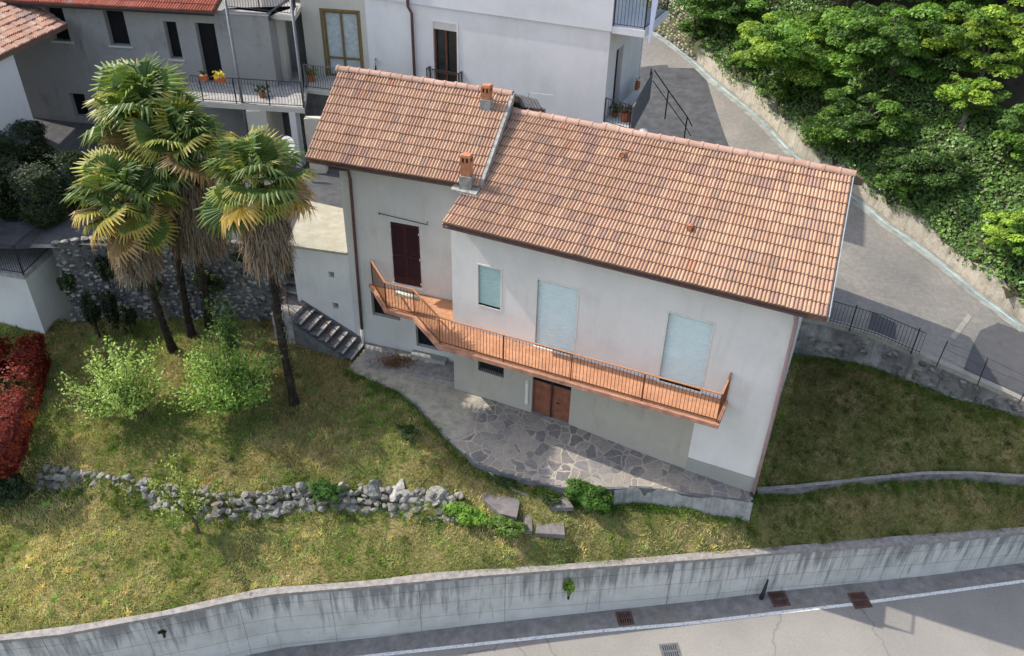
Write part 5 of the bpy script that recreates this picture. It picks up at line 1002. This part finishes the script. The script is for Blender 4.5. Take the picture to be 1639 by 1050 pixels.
palm(bB_, tB, 'tallest palm of the group with dense dark green crown and long dead skirt', 50, 1.62, 5, 3.5, .9, .24)
palm(bC, tC, 'right-hand palm of the group, its crown half merged with the tallest palm', 40, 1.45, 7, 3.2, .88, .28)
palm(bD, tD, 'single palm standing alone nearest the house with a shaggy brown skirt', 35, 1.45, 9, 2.3, .68, .34)
# shoots-and-leaves trees
def shoot_tree(base, h, spread, nsh, lps, ls, colr, name, label, cat, group=None, trunk_h=.5, seed=0, r=.06, upright=.6, mat='bark', flat=1.0):
    rg = np.random.default_rng(seed); base = A_(base, float); t = empty(name, base, label, cat, group); fork = base+Z3*trunk_h+A_([rg.normal()*.1, rg.normal()*.1, 0]); mb = MB(); mb.tube([base-Z3*.1, base+(fork-base)*.5+A_([.03, .02, 0]), fork], [r, r*.85, r*.7], 8); LQ = []; LN = []
    for i in range(nsh):
        az = i*2.399+rg.uniform(-.3, .3); f = (i+.5)/nsh; el = math.radians(88-70*f**.75*(1.25-upright)); L = h*rg.uniform(.55, 1.12)*(1-.22*f); d = A_([math.cos(az)*math.cos(el)*spread, math.sin(az)*math.cos(el)*spread, math.sin(el)*flat])
        P = [fork]; k = 7
        for j in range(1, k): u_ = j/(k-1); P.append(fork+d*L*u_+Z3*L*.22*u_*u_*upright+rg.normal(size=3)*.03*L*u_)
        mb.tube(P, [r*.38*(1-j/k)+.004 for j in range(k)], 5)
        P = A_(P); tt = rg.random(lps)**.65*(k-1.001); i0 = tt.astype(int); q = P[i0]+(P[i0+1]-P[i0])*(tt-i0)[:, None]+rg.normal(size=(lps, 3))*.085*h/2.2*(.4+tt/k)[:, None]; LQ.append(q)
    mb.build('trunk', MATS[mat], t); q = np.concatenate(LQ); n = len(q); V, C = leaf_quads(q, RNG.normal(size=(n, 3))*.7+A_([-.35, -.2, .7]), ls, hexcol(colr, n, .3, .15), .1, .7); o = quads_mesh('crown', V, C, MATS['leaf'], t); return t
YG = (.20, .25, .055)
shoot_tree(at(203, 668, .12), 2.25, 1.08, 52, 130, .043, (.31, .43, .11), 'young_fruit_tree', 'bushy light green young tree beside the red hedge', 'tree', 'light green young trees on the upper lawn', .25, 1, .06, .35)
shoot_tree(at(376, 662, .12), 2.8, .93, 64, 150, .045, (.28, .44, .09), 'young_fruit_tree', 'fuller light green young tree growing between the palm trunks', 'tree', 'light green young trees on the upper lawn', .25, 2, .06, .4)
shoot_tree(at(372, 590, .45), 2.6, .45, 14, 90, .05, (.09, .17, .035), 'climbing_shrub', 'tall thin leafy shoots rising in front of the stone wall', 'shrub', None, .3, 3, .03, .9)
shoot_tree(at(318, 853, -1.1), 1.8, 1.05, 11, 150, .045, (.24, .31, .07), 'small_tree', 'small sparse tree with forked bare trunk at the foot of the rock wall', 'tree', None, .75, 4, .055, .5, 'bark')
shoot_tree(at(430, 610, .4), 1.3, .9, 8, 20, .03, (.16, .17, .06), 'bare_shrub', 'almost bare twiggy shrub between the stairs and the young trees', 'shrub', None, .3, 6, .025, .6, 'bark_grey')
shoot_tree(at(385, 822, -.95), 1.0, .8, 6, 22, .034, (.14, .2, .05), 'sapling', 'short leafy sapling against the rock wall, right of the small tree', 'tree', None, .3, 8, .02, .7)
shoot_tree(at(-15, 745, -.2), 1.1, .8, 16, 60, .045, (.16, .25, .05), 'green_shrub', 'bright green shrub cut off by the left edge of the photo', 'shrub', None, .2, 9, .03, .6)
# leafy masses
def leaf_mass(name, label, cat, P, rad, n, ls, colr, group=None, clumps=14, up=.8, parts=True, kind=None, mat='leaf', core=True, aspect=.6, clr2=None, boxy=False, axes=None):
    P = A_(P, float); rad = A_(rad, float); ax = axes if axes is not None else (U, N); cl = []; clumps *= 2
    for i in range(clumps):
        d = RNG.normal(size=3); d /= np.linalg.norm(d); d[2] = abs(d[2]) if RNG.random() < .75 else d[2]
        if boxy: d = np.sign(d)*np.abs(d)**.35; d /= max(abs(d))
        cl.append((d*RNG.uniform(.35, .98), RNG.uniform(.16, .34), RNG.uniform(.7, 1.3)))
    Q = []; Nn = []; C = []; per = n//len(cl)
    for c, r_, br_ in cl:
        g = RNG.normal(size=(per, 3)); g /= np.linalg.norm(g, axis=1)[:, None]; q = c+g*r_*(.55+.45*RNG.random((per, 1))**.5); Q.append(q); Nn.append(g*.8+A_([0, 0, up])+RNG.normal(size=(per, 3))*.45); cc = hexcol(colr if (clr2 is None or RNG.random() < .6) else clr2, per, .28, .12)*br_; C.append(cc)
    q = np.concatenate(Q)*rad; W = P+Z3*rad[2]+np.outer(q[:, 0], ax[0])+np.outer(q[:, 1], ax[1])+np.outer(q[:, 2], Z3); V, C = leaf_quads(W, np.concatenate(Nn), ls, np.concatenate(C), .12, aspect)
    t = empty(name, P, label, cat, group); quads_mesh('foliage', V, C, MATS[mat], t)
    mb = MB(); mb.tube([P-Z3*.15, P+Z3*rad[2]*.9], [max(.04, rad[2]*.06), .02], 6)
    for c, r_, br_ in cl[:min(8, clumps)]: q = c*rad; mb.tube([P+Z3*rad[2]*.5, P+Z3*rad[2]+ax[0]*q[0]+ax[1]*q[1]+Z3*q[2]], [.03, .01], 5)
    mb.build('stems', MATS['bark_dark'], t); return t
def hedge_box(name, label, cat, P, rad, n, ls, colr, group=None, clumps=0, up=.6, boxy=True, axes=None, clr2=None):
    P = A_(P, float); rad = A_(rad, float); ax = axes if axes is not None else (U, N); d = RNG.normal(size=(n, 3)); d = np.sign(d)*np.abs(d)**.45; d /= np.abs(d).max(1)[:, None]**.75*np.linalg.norm(d, axis=1)[:, None]**.25; d[:, 2] = np.maximum(d[:, 2], -.95)
    nz = NS(d[:, 0]*rad[0]*2+d[:, 2]*3+9, d[:, 1]*rad[1]*2+d[:, 2]*2+5, 1.6, 3); q = d*(.84+.30*nz[:, None])*(.78+.22*RNG.random((n, 1))**.5)*rad
    W = P+Z3*rad[2]+np.outer(q[:, 0], ax[0])+np.outer(q[:, 1], ax[1])+np.outer(q[:, 2], Z3); nr = np.outer(d[:, 0], ax[0])+np.outer(d[:, 1], ax[1])+np.outer(d[:, 2]+up*.6, Z3)+RNG.normal(size=(n, 3))*.5
    C = hexcol(colr, n, .3, .12); 
    if clr2 is not None: m_ = RNG.random(n) < .3; C[m_] = hexcol(clr2, int(m_.sum()), .3, .1)
    V, C = leaf_quads(W, nr, ls, C, .1, .6); t = empty(name, P, label, cat, group); quads_mesh('foliage', V, C, MATS['leaf'], t); mb = MB()
    for k in range(7): o = ax[0]*rad[0]*(-.8+1.6*k/6); mb.tube([P+o-Z3*.15, P+o+Z3*rad[2]*.9, P+o*1.05+Z3*rad[2]*1.6], [.035, .025, .01], 5)
    mb.build('stems', MATS['bark_dark'], t); return t
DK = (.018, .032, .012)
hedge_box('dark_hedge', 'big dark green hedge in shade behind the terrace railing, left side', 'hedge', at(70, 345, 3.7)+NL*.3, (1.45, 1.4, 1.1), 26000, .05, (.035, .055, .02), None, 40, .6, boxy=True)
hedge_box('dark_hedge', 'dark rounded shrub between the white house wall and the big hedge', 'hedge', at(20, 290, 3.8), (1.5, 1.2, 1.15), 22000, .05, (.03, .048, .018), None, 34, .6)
for i, (px, py, z, h, w_, lb) in enumerate([(160, 540, .55, .95, .32, 'dark upright conical shrub, left of the three against the stone wall'), (190, 528, .55, .85, .3, 'dark conical shrub in the middle of three against the stone wall'), (212, 535, .55, .62, .3, 'shortest dark conical shrub, right of three against the stone wall')]):
    leaf_mass('conical_shrub', lb, 'shrub', at(px, py, z), (w_, w_, h), 4200, .035, (.028, .042, .018), 'dark conical shrubs against the stone wall', 26, .4)
leaf_mass('ivy_clump', 'dark ivy clump growing high on the old stone wall', 'ivy', at(178, 452, 2.2)-NL*.1, (.36, .25, .55), 4000, .035, (.028, .042, .018), None, 20, .4)
ha_, hb_ = at(88, 575, .5), at(45, 775, -.3); hd = hb_-ha_; hd[2] = 0; hl = np.linalg.norm(hd); hd /= hl; hn = A_([-hd[1], hd[0], 0]); HS = 1 if hn[0] < 0 else -1
hedge_box('red_hedge', 'bright red leaved photinia hedge at the left edge', 'hedge', (ha_+hb_)/2+hn*HS*1.0, (hl*.56, 1.0, .8), 40000, .05, (.24, .042, .022), None, 60, .7, boxy=True, axes=(hd, hn), clr2=(.16, .02, .02))
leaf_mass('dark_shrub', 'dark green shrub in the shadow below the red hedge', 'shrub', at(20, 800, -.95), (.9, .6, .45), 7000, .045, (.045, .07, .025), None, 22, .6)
leaf_mass('bright_bush', 'bright yellow-green low bush beside the white boulder and the slabs', 'bush', at(745, 832, -.85), (.75, .38, .26), 5200, .04, (.15, .28, .035), None, 26, .8)
leaf_mass('bright_bush', 'lower darker end of the yellow-green bush spilling toward the wide slab', 'bush', at(812, 852, -.8), (.62, .34, .22), 4200, .04, (.13, .22, .04), None, 20, .8)
leaf_mass('terrace_bush', 'dense mid green bush hugging the left end of the terrace wall', 'bush', at(938, 812, -.6), (.85, .42, .42), 9000, .042, (.075, .17, .025), None, 34, .8)
leaf_mass('rock_ivy', 'dark green grassy clump hanging over the rocks left of the big boulders', 'plant', at(522, 800, -.75), (.7, .38, .32), 6000, .05, (.055, .13, .02), None, 24, .8, aspect=.25)
leaf_mass('weed', 'small green weed growing from the face of the retaining wall', 'weed', onplane(910, 940, capf[9], RN)-RN*.1-Z3*.25, (.2, .12, .36), 1100, .045, (.2, .32, .06), None, 8, .5)
leaf_mass('weed', 'dark moss tuft on the left part of the retaining wall', 'weed', onplane(263, 1008, capf[4], RN)-RN*.12, (.14, .08, .07), 300, .03, (.04, .07, .02), None, 6, .5)
leaf_mass('rock_shrub', 'little yellow-green shrub in front of the rock wall, left of the small tree', 'shrub', at(212, 805, -.98), (.34, .25, .2), 1300, .035, (.18, .24, .06), None, 12, .8)
for i, (px, py, z, w_, h, lb) in enumerate([(655, 700, .25, .5, .2, 'green weedy patch beside the bend of the flagstone terrace'), (810, 775, -.2, .5, .12, 'dark creeping plants in the strip under the terrace edge'), (880, 805, -.4, .4, .14, 'dark green tuft behind the wide grey slab')]):
    leaf_mass('ground_plant', lb, 'plant', at(px, py, z), (w_, w_*.6, h), 1500, .03, (.05, .085, .025), None, 14, .8)
for px_, py_, z_, r_, lb in ((250, 470, 1.8, (.5, .3, .35), 'ivy clump on the stone wall behind the palm trunks'), (395, 430, 2.6, (.7, .3, .6), 'dark climbing plants over the right part of the old stone wall'), (345, 480, 1.6, (.7, .35, .7), 'dark undergrowth between the palm trunks and the stone wall'), (120, 470, 1.7, (.35, .25, .5), 'dark ivy at the left end of the old stone wall')):
    leaf_mass('ivy_clump', lb, 'ivy', at(px_, py_, z_)-NL*.15, r_, 5000, .035, (.045, .075, .025), None, 22, .5)
# dead palm leaves on the walkway
dl = at(632, 583, .53); n = 420; q = dl+RNG.normal(size=(n, 3))*A_([.32, .2, .05])+Z3*.1; d = RNG.normal(size=(n, 3)); d[:, 2] *= .3; d /= np.linalg.norm(d, axis=1)[:, None]; tn = np.cross(d, A_([0, 0, 1.0])); ln = RNG.uniform(.08, .26, (n, 1)); w_ = .012
V = np.stack([q-tn*w_, q+tn*w_, q+d*ln+tn*w_*.3+Z3*.04, q+d*ln-tn*w_*.3+Z3*.04], 1); c = hexcol((.22, .12, .06), n, .6, .2); c[RNG.random(n) < .35] = (.07, .035, .025)
tag(quads_mesh('dead_branches', V, c, MATS['leaf'], None, dl), 'heap of dry brown palm leaves lying on the walkway below the balcony', 'dead leaves', None, 'stuff')
# ------------------------------------------------------------------ ivy bank and wood on the hillside
def scatter_poly(n, poly):
    P = A_([p[:2] for p in poly]); lo, hi = P.min(0), P.max(0); out = []
    while sum(map(len, out)) < n: q = lo+RNG.random((n, 2))*(hi-lo); out.append(q[inpoly(q[:, 0], q[:, 1], P)])
    return np.concatenate(out)[:n]
band = [p+away*.05 for p in hbx[1:]]+[p+away*4.6 for p in hbx[1:][::-1]]
leafmat('leaf_ivy', .22, .42, .4)
def vis_filter(q):   # keep what lies within a generous margin of the photo's view
    W = np.c_[q, hillf(q[:, 0], q[:, 1])]-CAM; cx_ = W @ CR; cy_ = W @ CD; cz_ = W @ CF; return (cz_ > 2) & (np.abs(cx_/cz_) < .78) & (np.abs(cy_/cz_) < .6)
q = scatter_poly(90000, band); q = q[vis_filter(q)]; q = q[:62000]; n = len(q); dens = NS(q[:, 0], q[:, 1], 1.1); z = hillf(q[:, 0], q[:, 1]); hh = .12+.55*np.clip((NS2(q[:, 0], q[:, 1], .9)-.35)*2.4, 0, 1)
W = np.c_[q, z+hh*(.35+.65*RNG.random(n))]; edge = RNG.random(n) < .0
g = .6+1.1*np.clip(dens-.25, 0, 1); C = hexcol((.10, .185, .038), n, .35, .15)*g[:, None]; lt_ = RNG.random(n) < .18; C[lt_] = C[lt_]*1.45
V, C = leaf_quads(W, RNG.normal(size=(n, 3))*.5+A_([-.45, -.35, .75]), .062, C, .1, .75); o_ = quads_mesh('ivy_ground_cover', V, C, MATS['leaf_ivy'], None, hb[4]); tag(o_, None, None, None, 'stuff')
# ivy falling over the wall top
W = []; C = []
for i in range(len(top_)-1):
    k = int(150*max(.1, NS(i*.21, 4.0, 1.0)*2-.55)); t = RNG.random((k, 1)); p = top_[i]+(top_[i+1]-top_[i])*t; p = p-away*RNG.uniform(-.5, .10, (k, 1)); p[:, 2] += RNG.uniform(-.38, .22, k)*NS(i*.5, 2., 1); W.append(p)
W = np.concatenate(W); n = len(W); V, C = leaf_quads(W, RNG.normal(size=(n, 3))*.5+A_([-.6, -.4, .5]), .055, hexcol((.13, .225, .045), n, .4, .15), .1, .75); o_ = quads_mesh('wall_ivy', V, C, MATS['leaf_ivy'], None, hb[5]); tag(o_, 'green ivy hanging over the top of the cream hillside wall', 'ivy')
def big_tree_mesh(seed, n, r, ls, colr, clr2, ncl=90):
    global RNG; sv = RNG; RNG = np.random.default_rng(seed); Q = []; Nn = []; C = []; cl = []
    for i in range(ncl):
        d = RNG.normal(size=3); d /= np.linalg.norm(d); d[2] = d[2]*.8+.12; rad_ = RNG.uniform(.3, 1.05); cl.append((d*rad_*A_(r), RNG.uniform(.09, .24)*r[0], RNG.uniform(.7, 1.3)))
    per = n//ncl
    for c, cr_, b_ in cl:
        g = RNG.normal(size=(per, 3)); g /= np.linalg.norm(g, axis=1)[:, None]; g[:, 2] = np.abs(g[:, 2])*.9-.3; q = c+g*cr_*A_([1.1, 1.1, .8])*(.5+.5*RNG.random((per, 1))**.4); Q.append(q); Nn.append(g*.5+A_([0, 0, .8])+RNG.normal(size=(per, 3))*.45); C.append(hexcol(colr if RNG.random() < .62 else clr2, per, .25, .12)*b_)
    V, C = leaf_quads(np.concatenate(Q), np.concatenate(Nn), ls, np.concatenate(C), .1, .62); RNG = sv; return V, C, cl
def big_tree(P, r, n, ls, colr, clr2, name, label, group, seed, th_=2.5, mat='leaf_tree'):
    V, C, cl = big_tree_mesh(seed, n, r, ls, colr, clr2); P = A_(P, float); t = empty(name, P, label, 'tree', group); o = P+Z3*(th_+r[2]*.6); quads_mesh('crown', V+o, C, MATS[mat], t); mb = MB(); mb.tube([P-Z3*.3, P+Z3*th_*.6+A_([.1, .05, 0]), o], [.13, .1, .06], 8)
    for c, cr_, b_ in cl[:16]: m_ = o-Z3*r[2]*.5; mb.tube([m_-Z3*.3, m_+(o+c-m_)*.5+Z3*.2, o+c], [.07, .045, .015], 5)
    mb.build('trunk', MATS['bark_grey'], t); return t
leafmat('leaf_tree', .38, .5, .35)
LG, LY, MG = (.14, .26, .04), (.27, .40, .05), (.075, .15, .03)
def hz(px, py, z): p = at(px, py, z); return A_([p[0], p[1], float(hillf(A_([p[0]]), A_([p[1]]))[0])])
GT = 'broadleaf trees of the wood on the hillside'
def tree_at(px, py, off, r, n, ls, c1_, c2_, label, seed):   # crown centre on the sight line, off metres above the slope
    d = ray(px, py); ts = np.linspace(8, 70, 400); Pp = CAM+ts[:, None]*d; g = hillf0(Pp[:, 0], Pp[:, 1]); k = int(np.argmax(Pp[:, 2] < g+off)); p = Pp[k]; big_tree((p[0], p[1], float(hillf(A_([p[0]]), A_([p[1]]))[0])), r, n, ls, c1_, c2_, 'broadleaf_tree', label, GT, seed, max(.2, off-r[2]*.6))
tree_at(1285, 90, 1.6, (3.0, 2.9, 1.8), 42000, .075, LG, LY, 'widest pale green tree leaning over the ivy, above the right end of the house roof', 71)
tree_at(1440, 70, 1.7, (2.8, 2.8, 1.9), 36000, .075, LG, MG, 'mid green tree at the top right, behind the widest pale tree', 72)
tree_at(1585, 70, 1.9, (2.1, 2.1, 1.7), 22000, .07, LY, LG, 'brightest yellow-green tree in the top right corner', 73)
tree_at(1375, 195, 1.1, (2.0, 1.8, 1.1), 20000, .065, LG, MG, 'small pale tree low in the wood, among deep shadow right of the widest tree', 74)
tree_at(1550, 165, 1.3, (1.2, 1.1, .7), 9000, .065, LY, LG, 'isolated bright flat crown over the dark hollow at the right', 75)
tree_at(1622, 375, .9, (1.15, 1.0, 1.0), 15000, .055, LY, LG, 'bright green shrub-like tree at the right edge beside the upper road', 76)
tree_at(1165, 15, 1.2, (2.2, 2.0, 1.5), 20000, .07, MG, LG, 'darker tree at the top of the bank beside the rubble wall', 77)
tree_at(1680, 215, 1.4, (1.8, 1.8, 1.4), 15000, .075, LG, MG, 'leafy tree partly cut off by the right edge of the photo', 78)
tree_at(1370, -55, 2.2, (3.8, 3.2, 2.3), 30000, .085, LG, MG, 'tall tree cut off by the top edge of the photo', 79)
tree_at(1480, 280, .6, (1.7, 1.4, .8), 15000, .055, (.05, .10, .02), (.07, .13, .028), 'low dark tree in the shadow below the flat bright crown', 80)
tree_at(1540, -45, 2.2, (3.2, 3.0, 2.2), 26000, .085, MG, LG, 'dark green tree behind the brightest yellow-green tree', 81)
for k_, (px_, py_) in enumerate([(1110, 55), (1190, 110), (1245, 160), (1320, 230), (1440, 300), (1330, 150)]):
    tree_at(px_, py_, .35, (1.0, .9, .5), 6000, .055, LG, MG, ['ivy-covered bush at the top of the bank behind the tan rubble wall', 'second leafy bush down the bank from the rubble wall', 'leafy bush on the bank level with the ramp handrail', 'leafy bush on the bank just above the right end of the roof ridge', 'leafy bush on the bank right of the roof corner, over the upper road', 'leafy bush tucked under the left side of the widest pale tree'][k_], 90+k_)
# ------------------------------------------------------------------ grass
q = scatter_poly(330000, lawn_poly); W = np.c_[q, lawnf(q[:, 0], q[:, 1])]-CAM; cz_ = W @ CF; k = (cz_ > 2) & (np.abs(W @ CR/cz_) < .70) & (np.abs(W @ CD/cz_) < .5); q = q[k]
TPp = A_([p[:2] for p in tpoly]); q = q[~inpoly(q[:, 0], q[:, 1], TPp)]
hs_ = [ML(.03, 0), ML(.03, 7.7), ML(-10, 7.7), WL(-3.7, 5), WL(-5.95, 2.6), WL(-6.9, .4), WL(-6.8, -1.12), WL(-3.45, -1.02), WL(-3.4, -.9)]; q = q[~inpoly(q[:, 0], q[:, 1], A_([p[:2] for p in hs_]))]
n = len(q); nA = NS(q[:, 0], q[:, 1], .45, 4); nB = NS2(q[:, 0], q[:, 1], 1.7, 4)
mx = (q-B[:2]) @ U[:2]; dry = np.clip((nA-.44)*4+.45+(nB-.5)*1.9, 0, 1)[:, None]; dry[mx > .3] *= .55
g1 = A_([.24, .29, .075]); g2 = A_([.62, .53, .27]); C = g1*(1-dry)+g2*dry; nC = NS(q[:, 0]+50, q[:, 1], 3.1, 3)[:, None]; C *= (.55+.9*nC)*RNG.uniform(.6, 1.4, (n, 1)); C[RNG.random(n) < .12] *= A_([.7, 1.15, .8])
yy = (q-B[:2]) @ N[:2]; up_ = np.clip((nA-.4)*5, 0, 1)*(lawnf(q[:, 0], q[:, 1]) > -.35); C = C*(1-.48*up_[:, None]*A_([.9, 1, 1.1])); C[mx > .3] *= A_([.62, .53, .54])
h_ = RNG.uniform(.035, .10, (n, 1))*(1+1.1*np.clip(nB-.55, 0, 1)[:, None]*2); a = RNG.random(n)*6.28; d = np.c_[np.cos(a), np.sin(a), np.zeros(n)]; P0 = np.c_[q, lawnf(q[:, 0], q[:, 1])-.005]; ln_ = np.c_[RNG.normal(size=(n, 2))*.04, np.zeros(n)]; w_ = RNG.uniform(.006, .013, (n, 1))
# taller weed tufts
ed = np.concatenate([A_(l)[:, :2][RNG.integers(0, len(l), c_)]+RNG.normal(size=(c_, 2))*sg for l, c_, sg in ((tr[:int(len(tr)*.72)]-RN*.16, 420, .10), (rkb, 380, .22), (lw_-RN*.12, 420, .09), (tw-RN*.2, 130, .08), (rwr_-N*.25, 380, .12))]); qx = np.r_[q, ed]; Cx = np.r_[C, hexcol((.15, .21, .05), len(ed), .4, .2)]; k = np.r_[RNG.choice(n, 2600, replace=False), np.arange(n, n+len(ed))]; KN = len(k); tq = np.repeat(qx[k], 16, 0)+RNG.normal(size=(KN*16, 2))*.045; q2 = tq; m2 = len(q2); th2 = np.repeat(RNG.uniform(.07, .17, KN), 16)[:, None]*RNG.uniform(.6, 1.1, (m2, 1)); c2 = np.repeat(Cx[k], 16, 0)*np.repeat(np.where(RNG.random((KN, 1)) < .7, A_([.62, .85, .6]), A_([1.05, 1.0, .9])), 16, 0)
P0 = np.r_[P0, np.c_[q2, lawnf(q2[:, 0], q2[:, 1])-.01]]; h_ = np.r_[h_, th2]; C = np.r_[C, c2]; a2 = RNG.random(m2)*6.28; d = np.r_[d, np.c_[np.cos(a2), np.sin(a2), np.zeros(m2)]]; ln_ = np.r_[ln_, np.c_[RNG.normal(size=(m2, 2))*.07, np.zeros(m2)]]; w_ = np.r_[w_, RNG.uniform(.008, .016, (m2, 1))]
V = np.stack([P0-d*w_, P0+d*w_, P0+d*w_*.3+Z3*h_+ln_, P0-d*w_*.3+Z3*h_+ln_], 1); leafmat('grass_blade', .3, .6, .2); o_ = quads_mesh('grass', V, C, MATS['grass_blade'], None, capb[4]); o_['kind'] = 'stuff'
